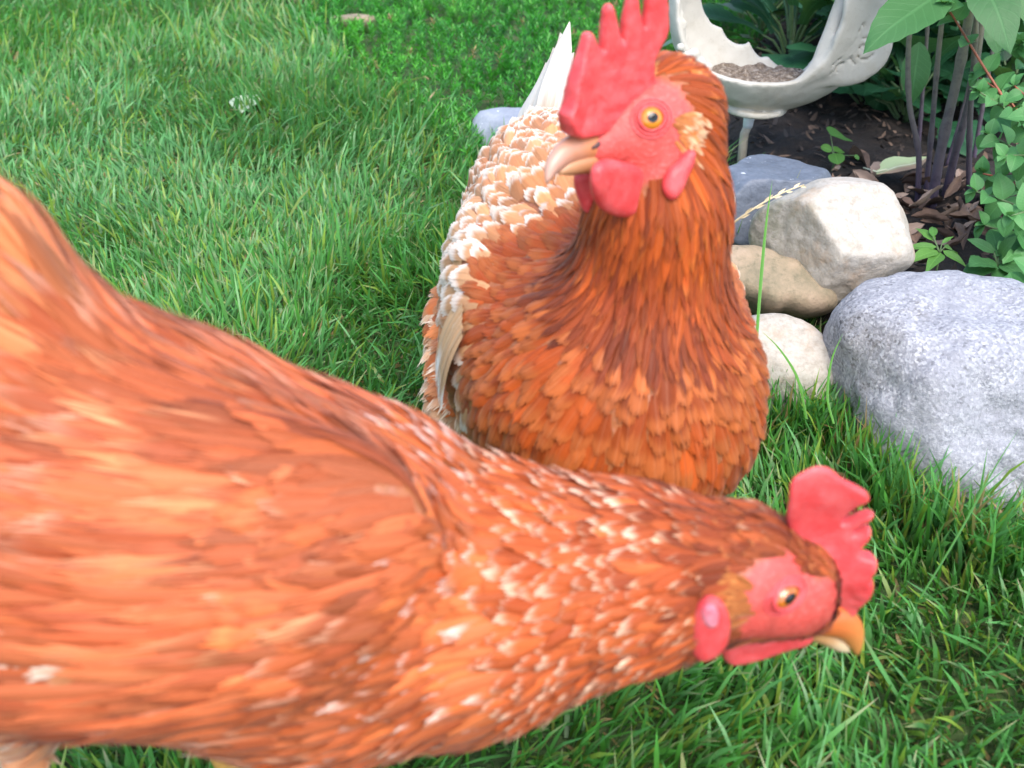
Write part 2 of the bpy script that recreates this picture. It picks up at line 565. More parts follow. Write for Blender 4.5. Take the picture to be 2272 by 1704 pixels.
def build_cover():
    """needle-leaved creeping plant: short sprigs set with fine needles"""
    bx = [p[0] for p in COVER]; by = [p[1] for p in COVER]
    N = 9000
    x = RNG.uniform(max(min(bx), -1.3), min(max(bx), 2.4), N * 2); y = RNG.uniform(min(by), min(max(by), 4.4), N * 2)
    d, db = poly_dist(x, y, COVER), poly_dist(x, y, BED)
    k = (d < 0.02) & (db > -0.06)
    x, y = x[k][:N], y[k][:N]
    n = len(x)
    P = np.stack([x, y, 0 * x], -1)
    hgt = 0.012 + 0.016 * np.clip(0.5 + vnoise(P * 9, 51), 0, 1.3)
    az = RNG.uniform(0, 2 * math.pi, n); lean = np.abs(RNG.normal(0.5, 0.35, n))
    ax = np.stack([np.sin(lean) * np.cos(az), np.sin(lean) * np.sin(az), np.cos(lean)], -1)
    K = 20
    f = (np.arange(K) / K)[None, :, None]
    base = np.stack([x, y, 0 * x], -1)[:, None, :]
    stemL = (hgt + 0.02)[:, None, None]
    q = base + ax[:, None, :] * stemL * (0.25 + 0.75 * f)
    ra = (np.arange(K) * 2.4)[None, :] + RNG.uniform(0, 6.28, (n, 1))
    o1 = unit(np.cross(ax, np.array([0.3, 0.5, 0.1]))); o2 = np.cross(ax, o1)
    out = np.cos(ra)[..., None] * o1[:, None, :] + np.sin(ra)[..., None] * o2[:, None, :]
    up = 0.35 + 0.9 * f
    dirn = unit(out + ax[:, None, :] * up)
    Ln = (0.011 + 0.006 * RNG.random((n, K)))[..., None]
    sd = unit(np.cross(dirn, ax[:, None, :] + 0.01)) * 0.0014
    A = q - sd * 0.6; B = q + sd * 0.6; M1 = q + dirn * Ln * 0.55 - sd; M2 = q + dirn * Ln * 0.55 + sd; T = q + dirn * Ln
    V = np.stack([A, B, M2, M1, T], 2).reshape(-1, 3)
    b = (np.arange(n * K) * 5)[:, None]
    F4 = b + np.array([[0, 1, 2, 3]]); F3 = b + np.array([[3, 2, 4]])
    c0 = np.array([0.030, 0.230, 0.015]); c1 = np.array([0.095, 0.400, 0.028])
    mm = np.clip(0.35 + 0.5 * vnoise(P * 6, 52) + RNG.normal(0, 0.2, n), 0, 1)[:, None]
    c = (c0 * (1 - mm) + c1 * mm)
    c = np.where((RNG.random(n) < 0.02)[:, None], np.array([0.35, 0.24, 0.10]), c)
    C = np.repeat((c[:, None, :] * (0.6 + 0.6 * f)), 5, axis=1).reshape(-1, 3)
    o = link('creeping_ground_cover', raw_mesh('creeping_ground_cover', V, F4, F3, True, {'col': C}), grass_material('needle_foliage', 0.45, 0.25))
    tag(o, 'low mat of bright needle-leaved creeping plant behind the lawn', 'ground cover', kind='stuff')
    # fallen straw bits caught on the mat
    n = 260
    i = RNG.integers(0, len(x), n)
    pos = np.stack([x[i], y[i], hgt[i] + 0.014], -1)
    col = np.array([0.45, 0.30, 0.15]) * (0.6 + 0.7 * RNG.random(n))[:, None]
    V, F4, F3, C = blade_mesh(pos, 0.006 + 0.018 * RNG.random(n), 0.002 + 0.0025 * RNG.random(n), RNG.uniform(0, 6.28, n), RNG.uniform(1.2, 1.7, n), RNG.normal(0, 0.3, n), col, col, col * 1.2, RNG.normal(0, 0.5, n))
    o = link('dry_plant_bits', raw_mesh('dry_plant_bits', V, F4, F3, True, {'col': C}), GRASS_MAT)
    tag(o, 'dry straw coloured plant bits scattered on the creeping mat', 'litter', kind='stuff')

build_cover()

# ------------------------------------------------------------------ stones
def ico(sub):
    import bmesh
    bm = bmesh.new()
    bmesh.ops.create_icosphere(bm, subdivisions=sub, radius=1.0)
    V = np.array([v.co[:] for v in bm.verts]); F = np.array([[v.index for v in f.verts] for f in bm.faces])
    bm.free()
    return unit(V), F

ICO = {k: ico(k) for k in (4, 5, 6)}

def stone(name, outline, depth, near, far, facets, mat, label, e=2.5, sub=5, rough=(0.004, 9, 0.0015, 45), seed=0, group='stones edging the planting bed', p=16):
    """rounded stone: silhouette given as points, its own distance, thickness and facets (normals in right/up/toward-viewer axes)"""
    pts = np.array(outline, float)
    c = (pts.max(0) + pts.min(0)) / 2
    C = at(c[0], c[1], depth)
    q = (pts - c) * depth / FPX
    q[:, 1] *= -1
    ang = np.arctan2(q[:, 1], q[:, 0]); rr = np.hypot(q[:, 0], q[:, 1])
    o = np.argsort(ang); ang, rr = ang[o], rr[o]
    D, F = ICO[sub]
    th = np.arctan2(D[:, 1], D[:, 0])
    xx = np.concatenate([ang - 2 * math.pi, ang, ang + 2 * math.pi]); yy = np.concatenate([rr] * 3)
    Rt = np.interp(th, xx, yy)
    for s in (0.07, -0.07, 0.14, -0.14):
        Rt = Rt + np.interp(th + s, xx, yy)
    Rt /= 5
    cc = np.hypot(D[:, 0], D[:, 1]); dw = np.where(D[:, 2] > 0, near, far)
    r = ((cc / Rt) ** e + (np.abs(D[:, 2]) / dw) ** e) ** (-1 / e)
    for nx, ny, nw, dd in facets:
        nv = unit(np.array([nx, ny, nw]))
        k = np.maximum(D @ nv, 1e-4)
        r = (r ** -p + (dd / k) ** -p) ** (-1 / p)
    V = D * r[:, None]
    N = D
    V = V + N * (fbm(V * rough[1] + seed * 7.7, 4, seed) * rough[0] + fbm(V * rough[3] + seed, 3, seed + 9) * rough[2])[:, None]
    Wd = C + V[:, :1] * RGT + V[:, 1:2] * UPV - V[:, 2:] * FWD
    base = Wd[np.argmin(Wd[:, 2])].copy()
    Bm = Wd.mean(0); B0 = np.array([Bm[0], Bm[1], base[2]])
    me = raw_mesh(name, Wd - B0, None, F)
    ob = link(name, me, mat, None, Matrix.Translation(Vector(B0)))
    return tag(ob, label, 'stone', group)

def granite_mat():
    m = NT('speckled_granite')
    g = m.obj()
    v1 = m.n('ShaderNodeTexVoronoi', {'Vector': g, 'Scale': 420.0}).outputs['Color']
    s = m.n('ShaderNodeSeparateColor', {0: v1}).outputs[0]
    n1 = m.noise(g, 210, 5, 0.75); n2 = m.noise(g, 14, 4, 0.6)
    f = m.math('MULTIPLY_ADD', s, 0.35, m.math('MULTIPLY', n1, 0.65))
    f = m.math('ADD', f, m.math('MULTIPLY', m.math('SUBTRACT', n2, 0.5), 0.45))
    n4 = m.noise(g, 7, 5, 0.7, 0.6)
    f = m.math('ADD', 0.5, m.math('MULTIPLY', m.math('SUBTRACT', f, 0.5), m.mrange(n4, 0.35, 0.65, 0.55, 1.15)))
    c = m.ramp(f, [(0.22, (0.09, 0.09, 0.10)), (0.38, (0.25, 0.255, 0.28)), (0.56, (0.34, 0.345, 0.375)), (0.76, (0.54, 0.545, 0.57))])
    c = m.mix(m.mrange(n4, 0.52, 0.70, 0, 0.45), c, (0.24, 0.21, 0.17))
    return m.done(m.bsdf(c, 0.8, m.bump(m.math('ADD', n1, m.noise(g, 55, 4, 0.7)), 0.7, 0.004)))

def pale_mat():
    m = NT('pale_quartzite')
    g = m.obj()
    n1 = m.noise(g, 22, 5, 0.65); n2 = m.noise(g, 9, 3); n3 = m.noise(g, 120, 4, 0.7)
    c = m.ramp(n3, [(0.25, (0.27, 0.24, 0.19)), (0.5, (0.40, 0.36, 0.305)), (0.8, (0.50, 0.465, 0.41))])
    c = m.mix(m.mrange(n1, 0.50, 0.72, 0, 0.55), c, (0.46, 0.29, 0.17))
    xyz = m.n('ShaderNodeSeparateXYZ', {0: g})
    lich = m.math('MULTIPLY', m.mrange(m.math('ADD', xyz.outputs[0], m.math('MULTIPLY', n2, 0.09)), 0.02, -0.035), m.mrange(m.noise(g, 45, 5, 0.7), 0.35, 0.6))
    c = m.mix(m.math('MULTIPLY', lich, 0.75), c, (0.22, 0.22, 0.15))
    return m.done(m.bsdf(c, 0.75, m.bump(m.math('ADD', n3, m.math('MULTIPLY', n1, 1.5)), 0.5, 0.003)))

def tan_mat():
    m = NT('tan_sandstone')
    g = m.obj()
    n1 = m.noise(g, 18, 5, 0.65); n3 = m.noise(g, 110, 4, 0.7)
    c = m.ramp(n1, [(0.3, (0.14, 0.13, 0.08)), (0.5, (0.30, 0.23, 0.15)), (0.7, (0.42, 0.31, 0.22))])
    c = m.mix(m.mrange(n3, 0.5, 0.75, 0, 0.6), c, (0.10, 0.10, 0.06))
    return m.done(m.bsdf(c, 0.85, m.bump(n3, 0.6, 0.003)))

def slate_mat(name='blue_slate', a=(0.045, 0.05, 0.062), b=(0.11, 0.13, 0.165), c3=(0.18, 0.205, 0.25)):
    m = NT(name)
    g = m.obj()
    n1 = m.noise(g, 16, 6, 0.65); n3 = m.noise(g, 150, 3, 0.7)
    c = m.ramp(m.math('MULTIPLY_ADD', n3, 0.35, m.math('MULTIPLY', n1, 0.65)), [(0.25, a), (0.5, b), (0.75, c3)])
    c = m.mix(m.mrange(m.noise(g, 95, 2), 0.70, 0.74), c, (0.75, 0.76, 0.78))
    return m.done(m.bsdf(c, 0.55, m.bump(m.math('ADD', n1, m.math('MULTIPLY', n3, 0.4)), 0.6, 0.004)))

M_GRAN, M_PALE, M_TAN, M_SLATE = granite_mat(), pale_mat(), tan_mat(), slate_mat()
M_GREY = slate_mat('grey_stone', (0.17, 0.185, 0.215), (0.27, 0.29, 0.335), (0.40, 0.42, 0.46))

stone('granite_boulder', [(1862, 690), (1892, 655), (1962, 612), (2010, 590), (2080, 582), (2160, 598), (2250, 620), (2350, 690), (2390, 850), (2380, 1060),
      (2310, 1210), (2180, 1240), (2040, 1180), (1930, 1060), (1878, 940), (1864, 840), (1858, 760)], 0.985, 0.10, 0.10,
      [(-0.15, 0.72, 0.68, 0.104), (-0.78, 0.05, 0.62, 0.106), (0.15, -0.15, 0.98, 0.090), (-0.3, -0.7, 0.65, 0.118)], M_GRAN,
      'big speckled grey granite boulder at the right end of the stone edging', sub=6, seed=3, rough=(0.013, 9, 0.0026, 45), p=14)
stone('pale_boulder', [(1670, 500), (1690, 465), (1760, 427), (1830, 402), (1880, 391), (1925, 400), (1948, 425), (1985, 452), (2010, 490), (2019, 545), (2006, 590),
      (1960, 613), (1890, 637), (1850, 672), (1800, 684), (1760, 671), (1715, 637), (1690, 590), (1674, 545)], 1.10, 0.07, 0.08,
      [(0.22, 0.30, 0.93, 0.056), (-0.78, -0.30, 0.55, 0.054), (0.15, -0.75, 0.64, 0.060), (0.1, 0.92, 0.38, 0.064), (0.85, 0.25, 0.45, 0.072)], M_PALE,
      'whitish boulder with rusty tint lying on top beside the granite boulder', sub=6, seed=5, rough=(0.005, 13, 0.0010, 60), p=34)
stone('slate_stone', [(1585, 400), (1640, 362), (1700, 322), (1760, 340), (1800, 365), (1852, 396), (1850, 440), (1790, 520), (1700, 560), (1610, 550), (1570, 480)], 1.22, 0.075, 0.075,
      [(0.0, 0.88, 0.47, 0.0353), (0.08, -0.25, 0.965, 0.0445), (0.75, 0.2, 0.63, 0.062), (-0.6, 0.5, 0.6, 0.06)], M_SLATE,
      'blue-grey slate stone behind the whitish boulder', e=4.0, sub=6, seed=8, rough=(0.003, 14, 0.0012, 55), p=60)
stone('tan_stone', [(1520, 600), (1580, 560), (1640, 552), (1720, 575), (1800, 620), (1860, 660), (1850, 695), (1815, 708), (1740, 698), (1660, 672), (1600, 650), (1540, 640)], 1.10, 0.05, 0.07,
      [(0.1, 0.5, 0.85, 0.038)], M_TAN, 'flat mossy tan stone wedged under the whitish boulder', e=2.8, seed=12)
stone('small_pale_stone', [(1600, 790), (1640, 722), (1690, 700), (1745, 706), (1792, 726), (1818, 762), (1842, 812), (1838, 872), (1800, 912), (1740, 932), (1680, 925), (1625, 880)], 1.035, 0.05, 0.06,
      [(0.1, 0.6, 0.8, 0.042), (-0.2, -0.4, 0.9, 0.046)], M_PALE, 'small pale stone low in the grass beside the middle hen', seed=15, rough=(0.005, 16, 0.001, 60))
stone('grey_stone', [(1043, 285), (1048, 258), (1085, 240), (1140, 241), (1190, 250), (1240, 275), (1235, 330), (1180, 350), (1100, 345), (1055, 325)], 1.70, 0.05, 0.06,
      [(0.0, 0.8, 0.6, 0.034), (-0.6, 0.1, 0.8, 0.048)], M_GREY, 'light grey stone in the grass behind the middle hen', e=3.0, sub=4, seed=18, p=30, group='loose stones in the lawn')
stone('buried_stone', [(735, 48), (760, 35), (800, 32), (835, 40), (830, 62), (790, 70), (750, 66)], 2.38, 0.05, 0.06,
      [(0, 0.9, 0.4, 0.016)], M_TAN, 'small tan stone half buried in the creeping mat', e=2.6, sub=4, seed=21, group='loose stones in the lawn')
stone('pink_stone', [(1570, 400), (1600, 385), (1622, 420), (1628, 470), (1615, 505), (1580, 520), (1555, 470)], 1.10, 0.02, 0.03,
      [(0.3, 0.3, 0.9, 0.016)], M_PALE, 'pinkish pale stone just showing beside the neck of the middle hen', sub=4, seed=24)
stone('back_stone', [(640, -30), (680, -35), (690, 0), (670, 14), (635, 8)], 2.5, 0.04, 0.05, [(0, 0.9, 0.4, 0.02)], M_TAN,
      'brown grey stone at the top edge of the lawn', sub=4, seed=27, group='loose stones in the lawn')

# ------------------------------------------------------------------ planter
def build_planter():
    foot = on_ground(1648, 348, BED_Z)
    y0 = foot[1]
    nrm = np.array([0, -1.0, 0])
    Pp = lambda x, y, dy=0.0: on_plane(x, y, np.array([0, y0 + dy, 0]), nrm)
    zb = Pp(1676, 250, -0.01)[2]
    xl, xr = Pp(1484, 0)[0], Pp(1962, 60)[0]
    RO = (xr - xl) / 2
    C = np.array([(xl + xr) / 2, y0, zb + RO])
    RY, TH = 0.078, 0.011
    root = thing('crescent_planter', foot, 'weathered white crescent-shaped garden planter on a thin stake', 'planter')
    lo, hi = C - np.array([RO + .03, .11, RO + .02]), C + np.array([RO + .05, .11, RO * .85])
    h = 0.003
    G, lo = grid_pts(lo, hi, h)
    q = G - C
    I3 = np.eye(3)
    outer = ell_d(G, C, I3, (RO, RY, RO))
    inner = ell_d(G, C + np.array([0, 0, 0.004]), I3, (RO - TH, RY - TH, RO - TH))
    shell = -smin(-outer, inner, 0.004)
    ang = np.arctan2(q[..., 0], -q[..., 2])                     # 0 at the bottom
    back = q[..., 1] > 0
    def rim_of(pts, dy):
        w_ = [Pp(x, y, dy) - C for x, y in pts]
        a_ = [math.atan2(e[0], -e[2]) for e in w_]; r_ = [math.hypot(e[0], e[2]) for e in w_]
        o_ = np.argsort(a_)
        return np.interp(ang, np.array(a_)[o_], np.array(r_)[o_])
    rf = rim_of([(1505, -60), (1506, 20), (1516, 90), (1540, 145), (1580, 163), (1640, 176), (1700, 181), (1770, 172), (1812, 140), (1848, 70), (1866, 0), (1870, -60)], -0.05)
    rb = rim_of([(1556, -60), (1562, 20), (1580, 55), (1606, 68), (1618, 92), (1640, 104), (1660, 104), (1668, 98), (1676, 118), (1692, 132), (1708, 130), (1725, 146), (1770, 160), (1812, 120), (1848, 60), (1866, 0), (1870, -60)], 0.045)
    tb_ = np.clip((q[..., 1] + 0.03) / 0.06, 0, 1)
    rim = rf * (1 - tb_) + rb * tb_
    dxz = np.hypot(q[..., 0], q[..., 2])
    d = -smin(-shell, -(rim - dxz), 0.005)
    # broad leaf-shaped panel on the right arm, scrolls on it
    ax2 = np.array([unit(np.array([0.80, -0.2, 0.55])), unit(np.array([0.2, 0.97, -0.1])), unit(np.array([-0.55, 0.1, 0.80]))])
    cp = Pp(1895, 118, -0.045)
    panel = ell_d(G, cp, ax2, (0.052, 0.010, 0.040))
    cp2 = Pp(1925, 30, -0.03)
    panel = smin(panel, ell_d(G, cp2, ax2, (0.040, 0.010, 0.050)), 0.006)
    panel = smin(panel, cone_d(G, Pp(1890, -40, -0.03), Pp(1815, 150, -0.048), 0.012, 0.011), 0.008)
    panel = smin(panel, cone_d(G, Pp(1815, 150, -0.05), Pp(1775, 182, -0.05), 0.011, 0.004), 0.006)
    d = smin(d, panel, 0.008)
    def groove(c, r, t):
        e = G - c
        u = e @ ax2[0]; v = e @ ax2[2]; n_ = e @ ax2[1]
        rr = np.hypot(u, v); a = np.arctan2(v, u)
        return np.sqrt((((rr - r * (0.5 + a / (2 * math.pi))) + r / 2) % r - r / 2) ** 2 + (n_ * 0.35) ** 2) - t + np.where(rr > r * 2.1, 1, 0)
    for (px, py, r) in ((1918, 112, 0.0095), (1868, 150, 0.008), (1900, 70, 0.007)):
        gd = groove(Pp(px, py, -0.055), r, 0.0011)
        d = np.maximum(d, -gd)
    # cast ornaments: rosette on the left front, knobs on the back rim, oval on the left arm
    for px, py, r in ((1540, 120, .009), (1552, 140, .010), (1535, 150, .009), (1562, 160, .008), (1545, 172, .008), (1522, 125, .006), (1510, 105, .006), (1572, 148, .006), (1530, 165, .007)):
        d = smin(d, np.linalg.norm(G - Pp(px, py, -0.052), axis=-1) - r, 0.004)
    d = np.maximum(d, -(cone_d(G, Pp(1556, 150, -0.066), Pp(1550, 178, -0.066), .003, .002)))
    e = G - Pp(1518, 45, 0.0)
    oval = np.sqrt((np.hypot(e[..., 1] / 0.018, e[..., 2] / 0.027) - 1) ** 2 * 0.0004 + 0 * e[..., 0]) - 0.0022
    d = np.where((np.abs(e[..., 0]) < 0.02) & (inner < 0.004), smin(d, np.maximum(oval, -inner - 0.003), 0.002), d)
    # foot ring
    foot_c = np.array([Pp(1676, 252)[0], y0, zb + 0.003])
    e = G - foot_c
    base = np.maximum(np.hypot(e[..., 0], e[..., 1] * 1.1) - 0.043, np.abs(e[..., 2]) - 0.004)
    d = smin(d, base, 0.003)
    d = d + 0.0007 * vnoise(G * 90, 3)
    V, F = surf_nets(d, lo, h)
    m = NT('weathered_white_resin')
    g = m.geo()
    n1 = m.noise(g, 30, 5, 0.65); n2 = m.noise(g, 160, 4, 0.7)
    c = m.mix(m.mrange(n1, 0.45, 0.75, 0, 0.45), (0.50, 0.47, 0.41), (0.35, 0.30, 0.22))
    c = m.mix(m.mrange(n2, 0.55, 0.8, 0, 0.5), c, (0.28, 0.24, 0.18))
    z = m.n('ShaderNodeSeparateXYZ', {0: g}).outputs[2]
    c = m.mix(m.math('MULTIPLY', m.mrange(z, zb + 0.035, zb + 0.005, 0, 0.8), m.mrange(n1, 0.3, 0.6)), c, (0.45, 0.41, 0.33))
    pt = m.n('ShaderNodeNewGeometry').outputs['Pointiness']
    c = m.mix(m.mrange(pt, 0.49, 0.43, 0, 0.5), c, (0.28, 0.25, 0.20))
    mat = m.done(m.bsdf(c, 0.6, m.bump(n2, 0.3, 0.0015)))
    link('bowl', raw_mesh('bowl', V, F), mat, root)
    # old seed and soil lying in the trough
    G2, lo2 = grid_pts(C - np.array([RO, RY, RO]), C + np.array([RO, RY, -0.05]), 0.003)
    e = G2 - C
    lev = (Pp(1700, 180, -0.05)[2] - C[2] - 0.004) + 0.004 * vnoise(G2 * 70, 8) + 0.003 * vnoise(G2 * 180, 9) - 0.06 * (e[..., 0] + 0.02)
    fill = np.maximum(ell_d(G2, C, I3, (RO - TH + .002, RY - TH + .002, RO - TH + .002)), e[..., 2] - lev)
    V, F = surf_nets(fill, lo2, 0.003)
    m = NT('old_seed_husks')
    g = m.geo()
    c = m.ramp(m.noise(g, 130, 5, 0.75), [(0.3, (0.05, 0.035, 0.025)), (0.5, (0.20, 0.15, 0.11)), (0.72, (0.55, 0.48, 0.40))])
    link('seed_husks', raw_mesh('seed_husks', V, F), m.done(m.bsdf(c, 0.9, m.bump(m.noise(g, 300, 3), 1.0, 0.004))), root)
    m = NT('white_plastic')
    wm = m.done(m.bsdf((0.75, 0.77, 0.82), 0.35))
    sx = Pp(1662, 262)[0]
    zc = zb - 0.001
    v, a, b = tube([(sx, y0, zc + 0.004), (sx, y0, zc - 0.012), (sx - .0005, y0, zc - 0.024)], [0.0078, 0.0078, 0.0068], 12)
    link('collar', raw_mesh('collar', v, a, b), wm, root)
    m = NT('tan_rod')
    rm = m.done(m.bsdf(m.mix(m.noise(m.geo(), 90, 3), (0.28, 0.24, 0.18), (0.45, 0.40, 0.32)), 0.6))
    v, a, b = tube([(sx, y0, zc - 0.02), (sx - 0.004, y0, (zc + BED_Z) / 2), (foot[0], y0, BED_Z - 0.05)], 0.0064, 10)
    link('stake', raw_mesh('stake', v, a, b), rm, root)

build_planter()

# ------------------------------------------------------------------ plants
LEAF_DATA = {}
def leaf_mesh(name, L=1.0, W=0.4, shape='oval', teeth=0.0, fold=0.15, curl=0.2, rows=10, wave=0.0, seed=0):
    """leaf along +Y, face up +Z, base at the origin"""
    rs = np.random.default_rng(seed)
    V, UV = [], []
    cols = (-1, -0.5, 0, 0.5, 1)
    for r in range(rows + 1):
        v = r / rows
        if shape == 'oval': w_ = math.sin(math.pi * min(1, v ** 0.85)) ** 0.8
        elif shape == 'round': w_ = math.sqrt(max(0, 1 - (2 * v - 1) ** 2))
        elif shape == 'lance': w_ = math.sin(math.pi * v ** 0.65) ** 1.1
        elif shape == 'spoon': w_ = 0.22 + 0.78 * math.exp(-((v - 0.72) / 0.24) ** 2) if v < 0.95 else 0.42
        else: w_ = math.sin(math.pi * v)
        w_ = max(w_, 0.03)
        if teeth and 0 < r < rows: w_ *= 1 + teeth * (1 if r % 2 else -1)
        z0 = -curl * L * v * v + wave * L * math.sin(v * 9 + seed)
        yy = L * v * (1 - 0.25 * abs(curl) * v)
        for u in cols:
            x = u * w_ * W / 2
            V.append((x, yy - (0.02 * L * abs(u) if teeth else 0), z0 + fold * abs(x) - 0.3 * fold * abs(x) * abs(u) + rs.normal(0, 0.006) * L * abs(u)))
            UV.append((u, v, 0))
    F = []
    for r in range(rows):
        for c in range(4):
            i = r * 5 + c
            F.append((i, i + 1, i + 6, i + 5))
    me = raw_mesh(name, V, F, None, True, None, {'fuv': UV})
    LEAF_DATA[me.name] = (np.array(V), np.array(F), np.array(UV))
    return me

def frame(base, d, up, scale=1.0, roll=0.0):
    d = unit(np.asarray(d, float)); up = np.asarray(up, float)
    x = np.cross(d, up)
    if np.linalg.norm(x) < 1e-4: x = np.cross(d, np.array([1.0, 0.1, 0]))
    x = unit(x); z = np.cross(x, d)
    x2 = math.cos(roll) * x + math.sin(roll) * z; z2 = np.cross(x2, d)
    M = np.eye(4)
    M[:3, 0], M[:3, 1], M[:3, 2], M[:3, 3] = x2 * scale, d * scale, z2 * scale, base
    return Matrix(M.tolist())

UP = np.array([0, 0, 1.0])
LM_DARK = leaf_material('dark_leaf', (0.010, 0.060, 0.024), (0.028, 0.110, 0.045), 0.42, 0.2, 0.3)
LM_MID = leaf_material('mid_leaf', (0.032, 0.12, 0.035), (0.062, 0.175, 0.055), 0.5, 0.25, 0.16)
LM_HERB = leaf_material('herb_leaf', (0.055, 0.20, 0.055), (0.12, 0.31, 0.10), 0.5, 0.28, 0.16)
LM_BRIGHT = leaf_material('bright_leaf', (0.07, 0.21, 0.04), (0.13, 0.30, 0.06), 0.5, 0.3, 0.2)

def stem_mat(name, lo, hi, z0, z1):
    m = NT(name)
    z = m.n('ShaderNodeSeparateXYZ', {0: m.geo()}).outputs[2]
    c = m.mix(m.mrange(z, z0, z1, smooth=False), lo, hi)
    c = m.mix(m.mrange(m.noise(m.geo(), 90, 4, 0.7), 0.45, 0.75, 0, 0.6), c, tuple(x * 0.35 for x in lo))
    return m.done(m.bsdf(c, 0.55, m.bump(m.noise(m.geo(), 300, 3), 0.3, 0.001)))

ST_PURPLE = stem_mat('purple_stem', (0.085, 0.062, 0.095), (0.16, 0.17, 0.10), 0.08, 0.34)
ST_GREEN = stem_mat('green_stem', (0.07, 0.12, 0.05), (0.12, 0.20, 0.07), 0.0, 0.3)
ST_RED = stem_mat('red_stem', (0.30, 0.085, 0.05), (0.36, 0.12, 0.06), 0.0, 0.4)

SPOON = [leaf_mesh('spoon_leaf_%d' % k, 1, 0.56, 'spoon', 0.05, 0.30, 0.35, 14, 0.012, k) for k in range(3)]
LANCE = [leaf_mesh('lance_leaf_%d' % k, 1, 0.42, 'lance', 0.03, 0.25, 0.30, 12, 0.01, 10 + k) for k in range(3)]
OVAL = [leaf_mesh('oval_leaf_%d' % k, 1, 0.45, 'oval', 0.025, 0.22, 0.25, 14, 0.008, 20 + k) for k in range(3)]
HERB = [leaf_mesh('herb_leaf_%d' % k, 1, 0.78, 'oval', 0.0, 0.55, 0.35, 6, 0, 30 + k) for k in range(3)]
WEED = [leaf_mesh('weed_leaf_%d' % k, 1, 0.30, 'lance', 0.0, 0.30, 0.25, 8, 0.01, 40 + k) for k in range(2)]
ROUND = [leaf_mesh('round_leaf_%d' % k, 1, 0.85, 'round', 0.0, 0.2, 0.15, 8, 0, 50 + k) for k in range(2)]
for grp, mt in ((SPOON, LM_DARK), (LANCE, LM_DARK), (OVAL, LM_MID), (HERB, LM_HERB), (WEED, LM_BRIGHT), (ROUND, LM_BRIGHT)):
    for me in grp: me.materials.append(mt)

def basal_clump(name, px, py, n, l0, l1, meshes, label, rs, stalk=True, spread=(0.25, 1.35), gz=None):
    p = on_ground(px, py, BED_Z if gz is None else gz)
    root = thing(name, p, label, 'plant', 'leafy plants in the bed')
    for k in range(n):
        az = k * 2.399 + rs.uniform(-0.4, 0.4)
        t = (k + 0.5) / n
        el = math.pi / 2 - (spread[0] + (spread[1] - spread[0]) * (1 - t)) + rs.uniform(-0.15, 0.15)
        L = rs.uniform(l0, l1)
        b = p + np.array([math.cos(az) * 0.012, math.sin(az) * 0.012, 0.0 + 0.10 * t * l1 * 4])
        d = np.array([math.cos(az) * math.cos(el), math.sin(az) * math.cos(el), math.sin(el)])
        if stalk:
            e = b + d * L * 0.35
            v, f4, f3 = tube([b - UP * 0.01, (b + e) / 2 + UP * 0.004, e], [0.0028, 0.0024, 0.0018], 6, False)
            sk = link('leaf_stalk', raw_mesh('leaf_stalk', v, f4, f3), ST_GREEN, root)
            b = e
        link('leaf', meshes[k % len(meshes)], None, root, frame(b, d, UP, L, rs.uniform(-0.35, 0.35)))
    # short crown stem that carries the leaves
    v, f4, f3 = tube([p - UP * 0.02, p + UP * 0.03, p + UP * (0.10 * l1 * 4 + 0.01)], [0.005, 0.0045, 0.003], 8)
    link('stem', raw_mesh('stem', v, f4, f3), ST_GREEN, root)
    return root

rs = np.random.default_rng(5)
basal_clump('broad_leaved_plant', 1750, 150, 26, 0.14, 0.20, SPOON, 'dark broad-leaved plant directly behind the white planter', rs)
basal_clump('broad_leaved_plant', 1965, 175, 24, 0.12, 0.18, SPOON, 'dark plant with drooping spoon-shaped leaves right of the planter', rs)
basal_clump('broad_leaved_plant', 1690, 60, 24, 0.15, 0.22, LANCE, 'plant with long pointed leaves seen through the planter opening', rs)
basal_clump('broad_leaved_plant', 1880, 30, 24, 0.15, 0.22, LANCE, 'shaded leafy plant behind the right arm of the planter', rs)
basal_clump('broad_leaved_plant', 2060, 150, 24, 0.13, 0.19, SPOON, 'shaded leafy plant behind the tall bare stems', rs)
basal_clump('broad_leaved_plant', 2200, 110, 24, 0.15, 0.21, LANCE, 'shaded leafy plant at the top right corner behind the herb', rs)
basal_clump('broad_leaved_plant', 2010, 0, 24, 0.16, 0.22, LANCE, 'deep shaded foliage plant at the top edge left of the tall stems', rs)

basal_clump('broad_leaved_plant', 1925, 225, 20, 0.09, 0.14, SPOON, 'dark spoon-leaved plant low under the right side of the planter', rs)
basal_clump('broad_leaved_plant', 2010, 262, 20, 0.09, 0.13, SPOON, 'dark spoon-leaved plant just left of the tall bare stems', rs)
basal_clump('broad_leaved_plant', 2120, 235, 22, 0.10, 0.15, SPOON, 'dark leafy plant in the shade close behind the tall stems', rs)
basal_clump('broad_leaved_plant', 2235, 260, 22, 0.10, 0.15, LANCE, 'dark leafy plant in the shade behind the rounded herb', rs)
basal_clump('broad_leaved_plant', 1780, -30, 22, 0.15, 0.22, SPOON, 'leafy plant at the top edge above the planter', rs)

def hang_leaf(root, a, b, meshes, k, nrm_to_cam=0.6):
    """one leaf from point a to point b, its face turned part way to the light"""
    a, b = np.asarray(a), np.asarray(b)
    d = b - a
    up = unit(UP + nrm_to_cam * unit(ORG - a))
    return link('leaf', meshes[k % len(meshes)], None, root, frame(a, d, up, np.linalg.norm(d)))

